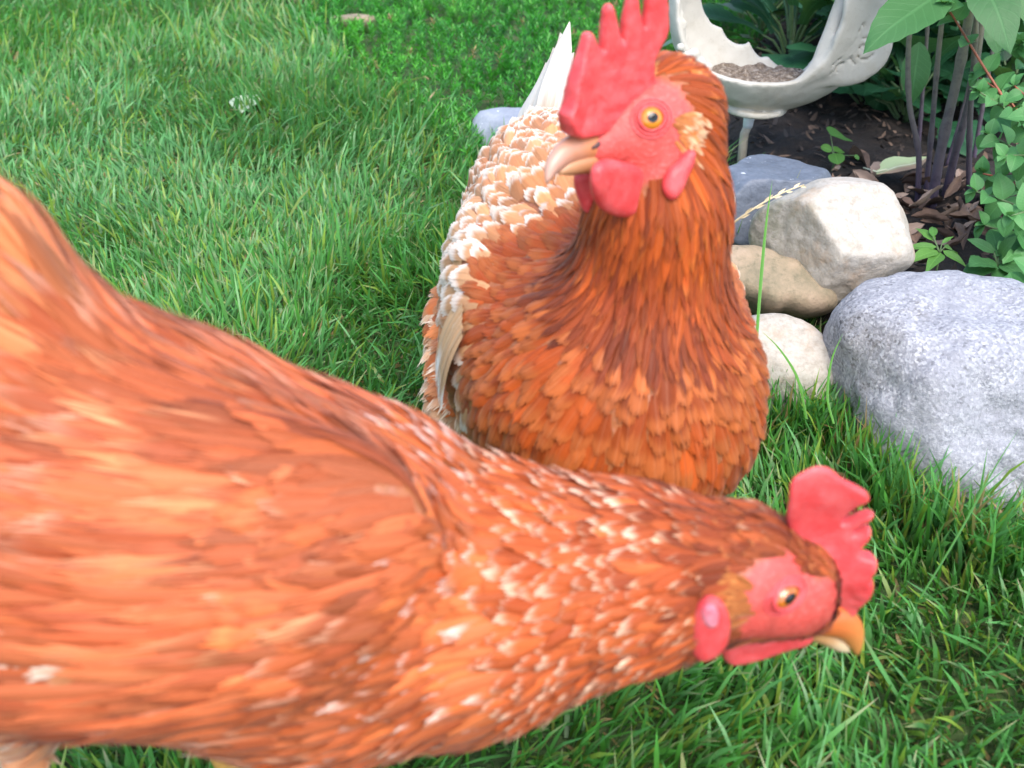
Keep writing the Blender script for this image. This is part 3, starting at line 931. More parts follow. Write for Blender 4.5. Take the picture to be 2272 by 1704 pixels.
def build_tall_plant():
    base = on_ground(2090, 440, BED_Z)
    root = thing('tall_stemmed_plant', base, 'tall plant with a cluster of bare purplish stems rising from leaf litter', 'plant', 'leafy plants in the bed')
    S = [([(2043, 428), (2038, 340), (2018, 235), (2015, 120), (2024, 0), (2030, -150)], 0.0036, 0),
         ([(2060, 418), (2066, 300), (2079, 150), (2094, 0), (2105, -150)], 0.0034, 0.01),
         ([(2066, 462), (2090, 320), (2122, 180), (2146, 60), (2160, -40), (2180, -200)], 0.0062, -0.02),
         ([(2098, 432), (2122, 330), (2152, 220), (2176, 60), (2190, -60), (2200, -220)], 0.0052, 0.02),
         ([(2158, 428), (2151, 300), (2156, 200), (2165, 60), (2175, -160)], 0.0036, 0.0),
         ([(2104, 352), (2138, 240), (2165, 120), (2200, -20), (2220, -160)], 0.0028, 0.14),
         ([(2040, 330), (2046, 220), (2056, 90), (2062, -60)], 0.0028, 0.20),
         ([(2175, 300), (2190, 180), (2205, 90), (2218, -60)], 0.0030, 0.16)]
    tops = []
    for k, (pts, r, dy) in enumerate(S):
        P = [on_plane(x, y, np.array([0, base[1] + dy, 0]), np.array([0, -1.0, 0])) for x, y in pts]
        P[0] = np.array([P[0][0], P[0][1], BED_Z - 0.015])
        c = spline(P, 26)
        rr = np.full(26, r)
        rr[::6] *= 1.22                                       # leaf joints
        rr *= np.linspace(1.08, 0.8, 26)
        v, f4, f3 = tube(c, rr, 9)
        link('stem', raw_mesh('stem', v, f4, f3), ST_PURPLE, root)
        tops.append(c[-1])
    J = lambda x, y, dy: on_plane(x, y, np.array([0, base[1] + dy, 0]), np.array([0, -1.0, 0]))
    hang_leaf(root, J(2105, -22, -0.05), J(1924, 64, -0.13), OVAL, 0, 0.7)
    hang_leaf(root, J(2160, -80, -0.05), J(2262, 84, -0.16), OVAL, 1, 0.8)
    hang_leaf(root, J(2250, -90, -0.05), J(2330, 60, -0.14), OVAL, 2, 0.8)
    hang_leaf(root, J(2040, 96, 0.10), J(2022, 236, 0.06), OVAL, 1, 0.9)
    hang_leaf(root, J(2190, 40, 0.12), J(2225, 120, 0.08), OVAL, 2, 0.9)
    rs = np.random.default_rng(9)
    for k, t in enumerate(tops):                              # unseen leafy upper part above the picture, added to shade the bed
        top = t + np.array([rs.uniform(-.03, .03), rs.uniform(-.03, .03), 0.22])
        v, f4, f3 = tube(spline([t, (t + top) / 2, top], 8), np.linspace(0.003, 0.0015, 8), 6)
        link('stem', raw_mesh('stem', v, f4, f3), ST_PURPLE, root)
        for j in range(4):
            b = t + (top - t) * (j / 3)
            az = j * 1.7 + k
            d = np.array([math.cos(az), math.sin(az), rs.uniform(-0.35, 0.15)])
            link('leaf', OVAL[j % 3], None, root, frame(b, d, UP, rs.uniform(0.09, 0.12)))

build_tall_plant()

def build_herb():
    base = on_ground(2420, 640, BED_Z)
    root = thing('rounded_leaf_herb', base, 'bushy herb with small rounded leaves spilling over the granite boulder', 'plant', 'leafy plants in the bed')
    rs = np.random.default_rng(21)
    T = [([(2380, 420), (2270, 280), (2190, 160), (2120, 45), (2095, 10)], 1.18), ([(2390, 430), (2300, 300), (2230, 215), (2170, 170)], 1.22),
         ([(2390, 450), (2310, 330), (2240, 250), (2175, 205)], 1.16), ([(2390, 480), (2320, 390), (2250, 330), (2195, 300)], 1.18),
         ([(2390, 500), (2300, 440), (2235, 400), (2180, 385)], 1.15), ([(2390, 520), (2310, 480), (2240, 450), (2165, 425)], 1.13),
         ([(2390, 560), (2320, 540), (2250, 520), (2185, 500)], 1.10), ([(2390, 420), (2330, 260), (2270, 130), (2240, 60)], 1.24),
         ([(2400, 420), (2350, 240), (2300, 100), (2260, 100)], 1.20), ([(2400, 480), (2340, 400), (2290, 350), (2230, 345)], 1.10),
         ([(2400, 600), (2340, 590), (2290, 560), (2230, 560)], 1.06), ([(2400, 560), (2340, 500), (2290, 470), (2240, 480)], 1.06),
         ([(2400, 440), (2340, 330), (2300, 240), (2250, 190)], 1.10), ([(2420, 640), (2360, 640), (2310, 620), (2255, 640)], 1.02),
         ([(2400, 450), (2350, 350), (2310, 280), (2280, 250)], 1.06), ([(2400, 400), (2340, 200), (2320, 60), (2330, -60)], 1.16)]
    for k, (pts, dd) in enumerate(T):
        P = [base + np.array([rs.uniform(-.02, .02), rs.uniform(-.02, .02), -0.01])] + [at(x, y, dd + 0.02 * math.sin(k * 3 + i)) for i, (x, y) in enumerate(pts)]
        c = spline(P, 24)
        v, f4, f3 = tube(c, np.linspace(0.0024, 0.0010, 24), 6)
        link('stem', raw_mesh('stem', v, f4, f3), ST_RED if k in (0, 1, 4, 12) else ST_GREEN, root)
        nn = 8
        for j in range(nn):
            t = 0.30 + 0.70 * j / (nn - 1)
            q = t * 23; i = min(int(q), 22)
            b = c[i] + (c[i + 1] - c[i]) * (q - i)
            tg = unit(c[i + 1] - c[i])
            sd = unit(np.cross(tg, UP)); ud = np.cross(sd, tg)
            a = (j % 2) * math.pi / 2 + rs.uniform(-.4, .4)
            o1 = math.cos(a) * sd + math.sin(a) * ud
            for s in (1, -1):
                d = unit(o1 * s + tg * rs.uniform(0.2, 0.7) + UP * rs.uniform(-.3, 0.25))
                upv = unit(UP * 0.8 + unit(ORG - b) * 0.7 + rs.normal(0, .3, 3))
                sc = rs.uniform(0.022, 0.034) * (1.0 - 0.35 * max(0, t - 0.8) / 0.2)
                link('leaf', HERB[(j + k) % 3], None, root, frame(b, d, upv, sc))
        for s in range(3):
            d = unit(unit(c[-1] - c[-2]) + rs.normal(0, .5, 3))
            link('leaf', HERB[s], None, root, frame(c[-1], d, UP, 0.013))

build_herb()

def weed(name, px, py, dd, targets, meshes, label, r=0.0014):
    b = at(px, py, dd)
    p = np.array([b[0], b[1], float(bed_h(np.array(b[0]), np.array(b[1])))])
    root = thing(name, p, label, 'weed', 'small weeds in the bed')
    v, f4, f3 = tube([p - UP * 0.01, (p + b) / 2 + np.array([.002, 0, 0]), b], [r, r * 0.9, r * 0.7], 6)
    link('stem', raw_mesh('stem', v, f4, f3), ST_GREEN, root)
    for k, (x0, y0, x1, y1, ddd) in enumerate(targets):
        a = at(x0, y0, dd); e = at(x1, y1, dd + ddd)
        v, f4, f3 = tube([b, (a + b) / 2, a], [r * 0.7, r * .6, r * 0.5], 5)
        if np.linalg.norm(a - b) > 0.004:
            link('leaf_stalk', raw_mesh('leaf_stalk', v, f4, f3), ST_GREEN, root)
        hang_leaf(root, a, e, meshes, k, 0.6)
    return root

weed('lance_leaved_weed', 2085, 560, 1.12, [(2078, 548, 2002, 541, 0.0), (2080, 556, 2018, 566, -0.03), (2075, 535, 2030, 492, 0.02), (2090, 540, 2118, 518, 0.0), (2092, 556, 2152, 584, -0.02),
     (2070, 525, 2072, 488, 0.02), (2088, 562, 2060, 585, -0.04), (2096, 548, 2140, 556, 0.03)], WEED, 'small weed with narrow light green leaves between whitish boulder and granite boulder')
weed('broad_leaved_weed', 2215, 590, 1.08, [(2205, 560, 2152, 520, 0.0), (2215, 560, 2200, 490, 0.02), (2225, 560, 2290, 500, 0.0), (2205, 580, 2140, 602, -0.03), (2222, 585, 2272, 600, -0.04), (2215, 575, 2240, 520, -0.03),
     (2200, 590, 2170, 560, -0.05), (2230, 590, 2250, 650, -0.06), (2235, 560, 2310, 560, -.02)], OVAL, 'light green weed with pointed leaves behind the top of the granite boulder', 0.002)
weed('round_seedling', 1850, 345, 1.44, [(1846, 335, 1822, 322, 0), (1852, 340, 1860, 360, -0.02), (1850, 335, 1872, 330, 0.01), (1895, 345, 1908, 352, 0), (1843, 300, 1885, 296, 0.03)], ROUND, 'tiny round-leaved seedling on the bare soil under the planter')

# ------------------------------------------------------------------ fallen leaves and litter
def fallen(name, px0, py0, px1, py1, z0, me_list, k, label, group=None, stalk=None, mat=None, lift=0.01, cat='leaf', zc=None):
    a = on_ground(px0, py0, z0); b = on_ground(px1, py1, z0); b[2] += lift
    d = b - a; L = np.linalg.norm(d)
    me = me_list[k % len(me_list)]
    M = frame(a, d, UP, L)
    o = link(name, me, mat, None, M)
    tag(o, label, cat, group)
    return o, a, d

m = NT('fading_leaf')
uv = m.n('ShaderNodeSeparateXYZ', {0: m.attr('fuv', 'Vector')})
cc = m.mix(m.mrange(m.math('ADD', uv.outputs[0], m.math('MULTIPLY', m.noise(m.geo(), 40, 3), 0.8)), 0.0, 1.0), (0.52, 0.60, 0.30), (0.42, 0.27, 0.17))
cc = m.mix(m.mrange(m.math('ABSOLUTE', uv.outputs[0]), 0.07, 0.02), cc, (0.72, 0.72, 0.50))
fade = m.done(m.bsdf(cc, 0.55, m.bump(m.noise(m.geo(), 120, 3), 0.4, 0.002)))
FADE = leaf_mesh('faded_leaf', 1, 0.62, 'oval', 0, 0.25, -0.05, 12, 0.02, 61); FADE.materials.append(fade)
r_, a_, d_ = fallen('faded_leaf', 1945, 384, 2056, 374, BED_Z + 0.018, [FADE], 0, 'large pale yellow-green fallen leaf lying on the litter by the stems', lift=0.012)
v, f4, f3 = tube([on_ground(1916, 372, BED_Z + 0.014), a_ + UP * 0.002, a_ + d_ * 0.2 + UP * .002], [0.0009, 0.0012, 0.001], 5)
link('leaf_stalk', raw_mesh('leaf_stalk', v, f4, f3), fade, r_)
m = NT('bleached_leaf')
pale = m.done(m.bsdf(m.mix(m.noise(m.geo(), 60, 3), (0.30, 0.40, 0.26), (0.46, 0.52, 0.40)), 0.6))
BLEACH = leaf_mesh('bleached_leaf', 1, 0.55, 'oval', 0, 0.35, 0.1, 10, 0.02, 63); BLEACH.materials.append(pale)
fallen('bleached_leaf', 536, 252, 556, 214, 0.016, [BLEACH], 0, 'small pale bleached leaf caught in the lawn grass', lift=0.012)

DRY_M = []
for k, (ca, cb) in enumerate((((0.13, 0.075, 0.05), (0.26, 0.16, 0.11)), ((0.20, 0.13, 0.095), (0.36, 0.26, 0.20)), ((0.07, 0.042, 0.03), (0.15, 0.09, 0.06)))):
    m = NT('dry_leaf_%d' % k)
    uvn = m.n('ShaderNodeSeparateXYZ', {0: m.attr('fuv', 'Vector')})
    c = m.mix(m.noise(m.geo(), 70, 4, 0.65), ca, cb)
    c = m.mix(m.mrange(m.math('ABSOLUTE', uvn.outputs[0]), 0.10, 0.03, 0, 0.6), c, cb)
    DRY_M.append(m.done(m.bsdf(c, 0.7, m.bump(m.noise(m.geo(), 160, 4), 0.7, 0.002))))
DRY = []
for k in range(6):
    me = leaf_mesh('dry_leaf_mesh', 1, (0.45, 0.35, 0.55, 0.28, 0.5, 0.4)[k], 'oval' if k % 2 else 'lance', 0.04, (1.2, 0.9, 1.6, 2.0, -0.9, 1.4)[k], (0.2, -0.3, 0.5, -0.15, 0.35, -0.4)[k], 9, 0.03, 70 + k)
    me.materials.append(DRY_M[k % 3]); DRY.append(me)
rs = np.random.default_rng(33)
DRYSPOT = []
for k in range(84):
    px, py = rs.uniform(1900, 2230), rs.uniform(395, 575)
    if k < 12: px, py = rs.uniform(1850, 2000), rs.uniform(345, 410)
    if math.hypot((px - 1990) / 85, (py - 378) / 36) > 1: DRYSPOT.append((px, py))
def dry_frame(px, py, az, L, roll, dz=0.0, tilt=0.0):
    p = on_ground(px, py, BED_Z)
    p[2] = float(bed_h(np.array(p[0]), np.array(p[1]))) + 0.005 + dz
    return frame(p, (math.cos(az), math.sin(az), tilt), UP, L, roll)
VV, FF, UU, CI, off = [], [], [], [], 0
for k, (px, py) in enumerate(DRYSPOT):
    M = np.array(dry_frame(px, py, rs.uniform(0, 6.28), rs.uniform(0.026, 0.055), rs.uniform(-1.1, 1.1), rs.uniform(0, 0.010), rs.uniform(-0.1, 0.3)))
    v, f, uvk = LEAF_DATA[DRY[k % 6].name]
    VV.append(v @ M[:3, :3].T + M[:3, 3]); FF.append(f + off); UU.append(uvk); off += len(v); CI += [k % 3] * len(f)
me = raw_mesh('fallen_dry_leaves', np.concatenate(VV), np.concatenate(FF), None, True, None, {'fuv': np.concatenate(UU)})
for mt in DRY_M: me.materials.append(mt)
me.polygons.foreach_set('material_index', np.array(CI, np.int32))
tag(link('fallen_dry_leaves', me), 'layer of curled brown dry leaves around the bare stems', 'leaf litter', kind='stuff')
for k, (px, py, az, L, roll, dz, tilt, lab) in enumerate((
        (2010, 500, 0.35, 0.062, 0.7, 0.014, 0.10, 'long curled brown leaf lying below the thick stem'),
        (2090, 462, 0.9, 0.046, -0.6, 0.016, 0.35, 'folded brown leaf propped at the foot of the thick stem'),
        (2120, 432, 0.2, 0.044, 0.2, 0.014, 0.15, 'rounded pinkish-brown leaf between the stems and the herb'),
        (1948, 430, 2.4, 0.044, 0.9, 0.012, 0.2, 'curled brown leaf just above the whitish boulder'),
        (2120, 512, 1.4, 0.042, -0.9, 0.012, 0.2, 'twisted brown leaf just right of the narrow-leaved weed'))):
    o = link('dry_leaf', DRY[(k * 2 + 1) % 6], None, None, dry_frame(px, py, az, L, roll, dz, tilt))
    tag(o, lab, 'leaf', 'large dry leaves in the bed')

def build_litter():
    n = 3600
    x0, x1 = min(p[0] for p in BED), max(p[0] for p in BED)
    y0, y1 = min(p[1] for p in BED), max(p[1] for p in BED)
    x = RNG.uniform(x0, min(x1, 1.5), n * 4); y = RNG.uniform(y0, min(y1, 3.0), n * 4)
    k = poly_dist(x, y, BED) < -0.04
    x, y = x[k][:n], y[k][:n]
    n = len(x)
    pos = np.stack([x, y, bed_h(x, y) + 0.003], -1)
    base = np.where((RNG.random(n) < 0.4)[:, None], np.array([0.15, 0.095, 0.065]), np.array([0.045, 0.03, 0.022]))
    col = base * (0.4 + RNG.random(n))[:, None]
    V, F4, F3, C = blade_mesh(pos, 0.006 + 0.02 * RNG.random(n), 0.003 + 0.006 * RNG.random(n), RNG.uniform(0, 6.28, n), RNG.uniform(1.0, 1.6, n), RNG.normal(0, 0.6, n), col, col, col * 1.2, RNG.normal(0, 1.2, n))
    m = NT('litter_bits')
    o = link('leaf_litter', raw_mesh('leaf_litter', V, F4, F3, True, {'col': C}), m.done(m.bsdf(m.attr('col'), 0.85)))
    tag(o, 'brown broken leaf and bark bits covering the soil', 'leaf litter', kind='stuff')

build_litter()

# dry seed stalk leaning over the stones, tall single blade in front of the whitish boulder
def build_stalk():
    P = spline([at(1600, 514, 1.04), at(1650, 478, 1.02), at(1700, 446, 1.01), at(1745, 424, 1.02), at(1784, 410, 1.04)], 20)
    m = NT('dry_straw')
    mt = m.done(m.bsdf(m.mix(m.noise(m.geo(), 80, 3), (0.45, 0.33, 0.17), (0.72, 0.60, 0.40)), 0.6))
    v, f4, f3 = tube(P, np.linspace(0.0013, 0.0006, 20), 6)
    root = thing('dry_seed_stalk', P[0], 'dry straw-coloured grass seed stalk leaning across the slate stone', 'grass stalk')
    link('stalk', raw_mesh('stalk', v, f4, f3), mt, root)
    sp = leaf_mesh('spikelet', 1, 0.24, 'lance', 0, 0.6, -0.1, 6, 0, 80)
    sp.materials.append(mt)
    for k in range(9):
        i = 4 + int(k * 1.75)
        d = unit(P[i + 1] - P[i - 1]) + np.array([0, 0, 0.3 * (1 if k % 2 else -1)])
        link('spikelet', sp, None, root, frame(P[i], d, unit(ORG - P[i]), 0.012))

build_stalk()

def long_blade(pts, dd, w, label, col=(0.10, 0.30, 0.03)):
    P = spline([at(x, y, dd + k * 0.004) for k, (x, y) in enumerate(pts)], 12)
    P[0] = P[0]
    V, C = [], []
    for i, p in enumerate(P):
        t = i / 11
        s = RGT * 0.9 + FWD * 0.3
        ww = w * (0.8 + 0.4 * t if t < 0.4 else 0.96 * (1 - ((t - 0.4) / 0.6) ** 1.6) + 0.02)
        V += [p - s * ww / 2, p + FWD * ww * 0.12, p + s * ww / 2]
        C += [col] * 3
    F = []
    for i in range(11):
        for c in range(2): F.append((i * 3 + c, i * 3 + c + 1, i * 3 + c + 4, i * 3 + c + 3))
    me = raw_mesh('grass_blade', np.array(V) - P[0], F, None, True, {'col': np.array(C, float)})
    o = link('grass_blade', me, GRASS_MAT, None, Matrix.Translation(Vector(P[0])))
    return tag(o, label, 'grass blade', 'long single grass blades')

long_blade([(1676, 790), (1684, 680), (1692, 580), (1702, 480), (1714, 400)], 0.985, 0.0042, 'tall upright grass blade standing in front of the whitish boulder')
long_blade([(1850, 940), (1836, 880), (1845, 800), (1870, 740)], 0.93, 0.0032, 'grass blade curving up the gap beside the granite boulder')
long_blade([(1790, 930), (1770, 840), (1730, 775), (1690, 735)], 0.96, 0.0036, 'grass blade arching left across the small pale stone')
long_blade([(2040, 1330), (2130, 1180), (2200, 1050), (2262, 950)], 0.80, 0.0030, 'thin grass blade leaning right across the face of the granite boulder', (0.08, 0.24, 0.05))

# ================================================================== THE HENS
def feather_material(name, rough=0.55, sheen=0.10):
    m = NT(name)
    s = m.n('ShaderNodeSeparateXYZ', {0: m.attr('fuv', 'Vector')})
    u, v, r = s.outputs[0], s.outputs[1], s.outputs[2]
    au = m.math('ABSOLUTE', u)
    q = m.math('SUBTRACT', v, m.math('MULTIPLY', au, 0.30))
    vec = m.n('ShaderNodeCombineXYZ', {0: m.math('MULTIPLY', q, 38.0), 1: m.math('MULTIPLY', u, 2.0), 2: m.math('MULTIPLY', r, 97.0)}).outputs[0]
    barb = m.noise(vec, 1.0, 3, 0.6)
    vec2 = m.n('ShaderNodeCombineXYZ', {0: m.math('MULTIPLY', u, 5.0), 1: m.math('MULTIPLY', v, 0.8), 2: m.math('MULTIPLY', r, 71.0)}).outputs[0]
    streak = m.noise(vec2, 1.0, 2, 0.5)
    tipa = m.n('ShaderNodeAttribute', attribute_name='tip')
    start = tipa.outputs['Alpha']
    t = m.math('ADD', v, m.math('MULTIPLY', m.math('MULTIPLY', au, au), 0.16))
    t = m.math('ADD', t, m.math('MULTIPLY', m.math('SUBTRACT', streak, 0.5), 0.25))
    msk = m.mrange(t, start, m.math('ADD', start, 0.28))
    c = m.mix(msk, m.attr('base'), tipa.outputs['Color'])
    k = m.math('ADD', 0.52, m.math('ADD', m.math('MULTIPLY', barb, 0.30), m.math('ADD', m.math('MULTIPLY', streak, 0.36), m.math('MULTIPLY', r, 0.26))))
    c = m.mix(1.0, c, m.n('ShaderNodeCombineColor', {0: k, 1: k, 2: k}).outputs[0], 'MULTIPLY')
    c = m.mix(m.mrange(au, 0.06, 0.02, 0, 0.07), c, (0.75, 0.45, 0.26))
    p = m.bsdf(c, rough, m.bump(barb, 0.35, 0.0008), **{'Sheen Weight': sheen, 'Sheen Roughness': 0.4, 'Specular IOR Level': 0.22})
    return m.done(p)

FEATHER = feather_material('feather_vanes')
FEATHER_FLUFF = feather_material('downy_feathers', 0.75, 0.3)

def body_material():
    m = NT('hen_skin_and_down')
    sk = m.attr('skin', 'Fac')
    g = m.geo()
    n1 = m.noise(g, 420, 3, 0.6); n2 = m.noise(g, 120, 4, 0.6)
    c = m.mix(m.mrange(n2, 0.3, 0.7, 0, 0.5), m.attr('col'), m.mix(0.55, m.attr('col'), (0.02, 0.004, 0.002)))
    c = m.mix(m.math('MULTIPLY', m.mrange(n1, 0.5, 0.75), 0.35), c, m.mix(0.5, c, (0.95, 0.45, 0.40)))
    return m.done(m.bsdf(c, 0.5, m.bump(m.math('ADD', n1, m.math('MULTIPLY', n2, 1.2)), 0.6, 0.0012), **{'Subsurface Weight': m.math('MULTIPLY', sk, 0.25), 'Subsurface Scale': 0.004, 'Subsurface Radius': (1.0, 0.3, 0.2)}))

BODY_M = body_material()

def flesh_material(name, col, hi):
    m = NT(name)
    g = m.geo()
    vo = m.n('ShaderNodeTexVoronoi', {'Vector': g, 'Scale': 900.0}).outputs['Distance']
    n2 = m.noise(g, 90, 4, 0.6)
    c = m.mix(m.mrange(n2, 0.35, 0.75, 0, 0.6), col, hi)
    return m.done(m.bsdf(c, 0.36, m.bump(m.math('ADD', m.math('MULTIPLY', vo, -0.6), m.math('MULTIPLY', n2, 0.8)), 0.5, 0.0010),
                         **{'Subsurface Weight': 0.4, 'Subsurface Scale': 0.007, 'Subsurface Radius': (1.0, 0.28, 0.2), 'Specular IOR Level': 0.45}))

COMB_M = flesh_material('comb_flesh', (0.62, 0.056, 0.060), (0.77, 0.15, 0.15))
LOBE_M = flesh_material('ear_lobe_flesh', (0.66, 0.13, 0.17), (0.80, 0.42, 0.50))
LOBE_W = flesh_material('pale_ear_lobe_flesh', (0.60, 0.24, 0.09), (0.76, 0.50, 0.30))

def simple(name, col, rough, **kw):
    m = NT(name)
    n_ = m.noise(m.geo(), 160, 3)
    return m.done(m.bsdf(m.mix(n_, tuple(c * 0.8 for c in col), tuple(min(1, c * 1.15) for c in col)), rough, **kw))

def beak_material(name, a, b, p0, p1):
    m = NT(name)
    g = m.geo()
    ax = p1 - p0
    t = m.n('ShaderNodeVectorMath', {0: m.n('ShaderNodeVectorMath', {0: g, 1: tuple(p0)}, operation='SUBTRACT').outputs[0], 1: tuple(ax / np.dot(ax, ax))}, operation='DOT_PRODUCT').outputs['Value']
    c = m.mix(m.mrange(m.math('ADD', t, m.math('MULTIPLY', m.noise(g, 120, 3), 0.3)), 0.3, 1.1), a, b)
    return m.done(m.bsdf(c, 0.35, m.bump(m.noise(g, 300, 2), 0.2, 0.0005)))

PUPIL_M = simple('eye_pupil', (0.004, 0.004, 0.005), 0.05)
NOSTRIL_M = simple('nostril_dark', (0.075, 0.035, 0.035), 0.6)

def iris_material(name, c_in, c_out):
    m = NT(name)
    r = m.attr('rim', 'Fac')
    c = m.ramp(m.math('ADD', r, m.math('MULTIPLY', m.noise(m.geo(), 900, 2), 0.12)), [(0.0, c_in), (0.55, c_out), (0.86, tuple(x * 0.5 for x in c_out)), (1.0, (0.05, 0.02, 0.01))])
    return m.done(m.bsdf(c, 0.08, **{'Coat Weight': 0.6}))

IRIS_DARK = iris_material('dark_iris', (0.34, 0.085, 0.010), (0.48, 0.13, 0.012))
IRIS = iris_material('iris', (0.42, 0.14, 0.015), (0.62, 0.22, 0.018))

class Hen:
    def __init__(s, name, label, base):
        s.root = thing(name, base, label, 'hen', 'brown hens on the lawn')
        s.prims, s.skin, s.tags = [], [], {}
    def cone(s, a, b, ra, rb, tg, k=0.02, flow=None):
        s.prims.append(('c', np.asarray(a, float), np.asarray(b, float), ra, rb, k, tg, unit(flow if flow is not None else np.asarray(b) - np.asarray(a))))
    def ell(s, c, axes, r, tg, flow, k=0.02):
        s.prims.append(('e', np.asarray(c, float), np.asarray(axes, float), np.asarray(r, float), None, k, tg, unit(flow)))
    def pd(s, P, p):
        return cone_d(P, p[1], p[2], p[3], p[4]) if p[0] == 'c' else ell_d(P, p[1], p[2], p[3])
    def sdf(s, P):
        d = None
        for p in s.prims:
            x = s.pd(P, p)
            d = x if d is None else smin(d, x, p[5])
        return d
    def grad(s, P, e=0.0012):
        g = 0
        for o in ((1, -1, -1), (-1, -1, 1), (-1, 1, -1), (1, 1, 1)):
            o = np.array(o, float)
            g = g + o * s.sdf(P + o * e)[..., None]
        return unit(g)
    def flow(s, P, N):
        W = np.stack([np.exp(-np.maximum(s.pd(P, p), -0.03) / 0.012) for p in s.prims], -1)
        W /= W.sum(-1, keepdims=True)
        Fv = W @ np.array([p[7] for p in s.prims])
        Fv = Fv + np.array([0, 0, -0.12])
        Fv = Fv - N * np.sum(Fv * N, -1, keepdims=True)
        return unit(Fv), W
    def hit(s, px, py, d0=0.3):
        r = unit(ray(px, py)); p = ORG + r * d0
        for _ in range(200):
            x = float(s.sdf(p[None])[0])
            if x < 2e-4: break
            p = p + r * max(x * 0.8, 2e-4)
        return p, s.grad(p[None])[0]
    def build_body(s, h=0.0035, tint=None):
        lo = np.min([np.minimum(p[1] - p[3], p[2] - p[4]) if p[0] == 'c' else p[1] - p[3].max() for p in s.prims], 0) - 0.012
        hi = np.max([np.maximum(p[1] + p[3], p[2] + p[4]) if p[0] == 'c' else p[1] + p[3].max() for p in s.prims], 0) + 0.012
        G, lo = grid_pts(lo, hi, h)
        val = s.sdf(G)
        V, F = surf_nets(val, lo, h)
        for _ in range(2):
            V = V - s.grad(V) * s.sdf(V)[:, None] * 0.9
        N = s.grad(V)
        s.V, s.F, s.N = V, F, N
        s.fl, s.W = s.flow(V, N)
        tg = [p[6] for p in s.prims]
        dom = np.array(tg)[np.argmax(s.W, 1)]
        s.dom = dom
        sk = np.zeros(len(V))
        for c, r in s.skin:
            sk = np.maximum(sk, np.clip((r - np.linalg.norm(V - c, axis=1)) / 0.004 + 0.5 + 0.5 * vnoise(V * 260, 3), 0, 1))
        s.sk = sk
        col = np.tile(np.array(tint or (0.30, 0.08, 0.025)), (len(V), 1))
        leg = dom == 'leg'
        col[leg] = (0.55, 0.30, 0.07)
        col = col * (1 - sk[:, None]) + np.array([0.64, 0.080, 0.064]) * sk[:, None]
        s.body = link('body', raw_mesh('body', V, F, None, True, {'col': col}, None, {'skin': sk}), BODY_M, s.root)
        return s.body
    # ---- feathers laid along the body
    def lay(s, P, L, W, lift, off, prof, rows, flow=None, camber=0.14, jitter=0.12, rs=None, sink=0.0, strips=5, ragged=0.14, round_tip=1.0, taper=0.62, tend=0.14):
        n = len(P)
        p = P.copy()
        N = s.grad(p)
        p = p - N * s.sdf(p)[:, None]
        T = s.flow(p, N)[0] if flow is None else unit(flow - N * np.sum(flow * N, -1, keepdims=True))
        ja = rs.normal(0, jitter, n)
        Cc = np.zeros((n, rows + 1, 3)); Sd = np.zeros((n, rows + 1, 3)); Nn = np.zeros((n, rows + 1, 3))
        roll = rs.normal(0, 0.10, n)
        for k in range(rows + 1):
            t = k / rows
            B = np.cross(N, T)
            Tj = np.cos(ja)[:, None] * T + np.sin(ja)[:, None] * B
            Bj = np.cross(N, Tj)
            Bj = np.cos(roll)[:, None] * Bj + np.sin(roll)[:, None] * N
            Cc[:, k] = p + N * (off - sink * (1 - t) + lift * L * t ** 1.3)[:, None]
            Sd[:, k] = Bj; Nn[:, k] = N
            p = p + Tj * (L / rows)[:, None]
            N = s.grad(p)
            p = p - N * np.clip(s.sdf(p), -0.02, 0.02)[:, None]
            T2 = s.flow(p, N)[0] if flow is None else unit(flow - N * np.sum(flow * N, -1, keepdims=True))
            T = unit(T * 0.5 + T2 * 0.5)
            T = unit(T - N * np.sum(T * N, -1, keepdims=True))
        # each vane is a fan of tapering barb strips, so edges and tips stay ragged
        K = strips
        uc = -1 + (2 * np.arange(K) + 1) / K
        vend = 1.0 - 0.34 * (1 - np.sqrt(1 - 0.95 * uc[None, :] ** 2)) * round_tip - rs.random((n, K)) * ragged
        strip_off = rs.normal(0, 0.00014, (n, K)) + 0.0002
        V = np.zeros((n, K, rows + 1, 2, 3)); UV = np.zeros((n, K, rows + 1, 2, 3))
        rnd = rs.random((n, 1)); rk = np.clip(rnd + rs.normal(0, 0.16, (n, K)), 0, 1)
        ar = np.arange(n)[:, None]
        for k in range(rows + 1):
            t = k / rows
            v = vend * t
            x = np.minimum(v * rows, rows - 1e-4); i0 = x.astype(int); fr = (x - i0)[..., None]
            c = Cc[ar, i0] * (1 - fr) + Cc[ar, i0 + 1] * fr
            sd = Sd[ar, i0] * (1 - fr) + Sd[ar, i0 + 1] * fr
            nn = Nn[ar, i0] * (1 - fr) + Nn[ar, i0 + 1] * fr
            pw = np.interp(v, np.linspace(0, 1, len(prof)), prof)
            hw = 1.25 / K * (1.0 if t < taper else 1.0 - (1 - tend) * ((t - taper) / (1 - taper)) ** 1.5)
            for e, sg in enumerate((-1, 1)):
                u = uc[None, :] + sg * hw
                wv = W[:, None] * 0.5 * pw
                V[:, :, k, e] = c + sd * (u * wv)[..., None] + nn * (strip_off - camber * u * u * wv * 2)[..., None]
                UV[:, :, k, e, 0] = np.clip(u, -1, 1)
                UV[:, :, k, e, 1] = v
                UV[:, :, k, e, 2] = rk
        m = K * (rows + 1) * 2
        b = (np.arange(n * K) * (rows + 1) * 2)[:, None]
        F = np.concatenate([b + np.array([[r * 2, r * 2 + 1, r * 2 + 3, r * 2 + 2]]) for r in range(rows)])
        return V.reshape(-1, 3), F, UV.reshape(-1, 3), m
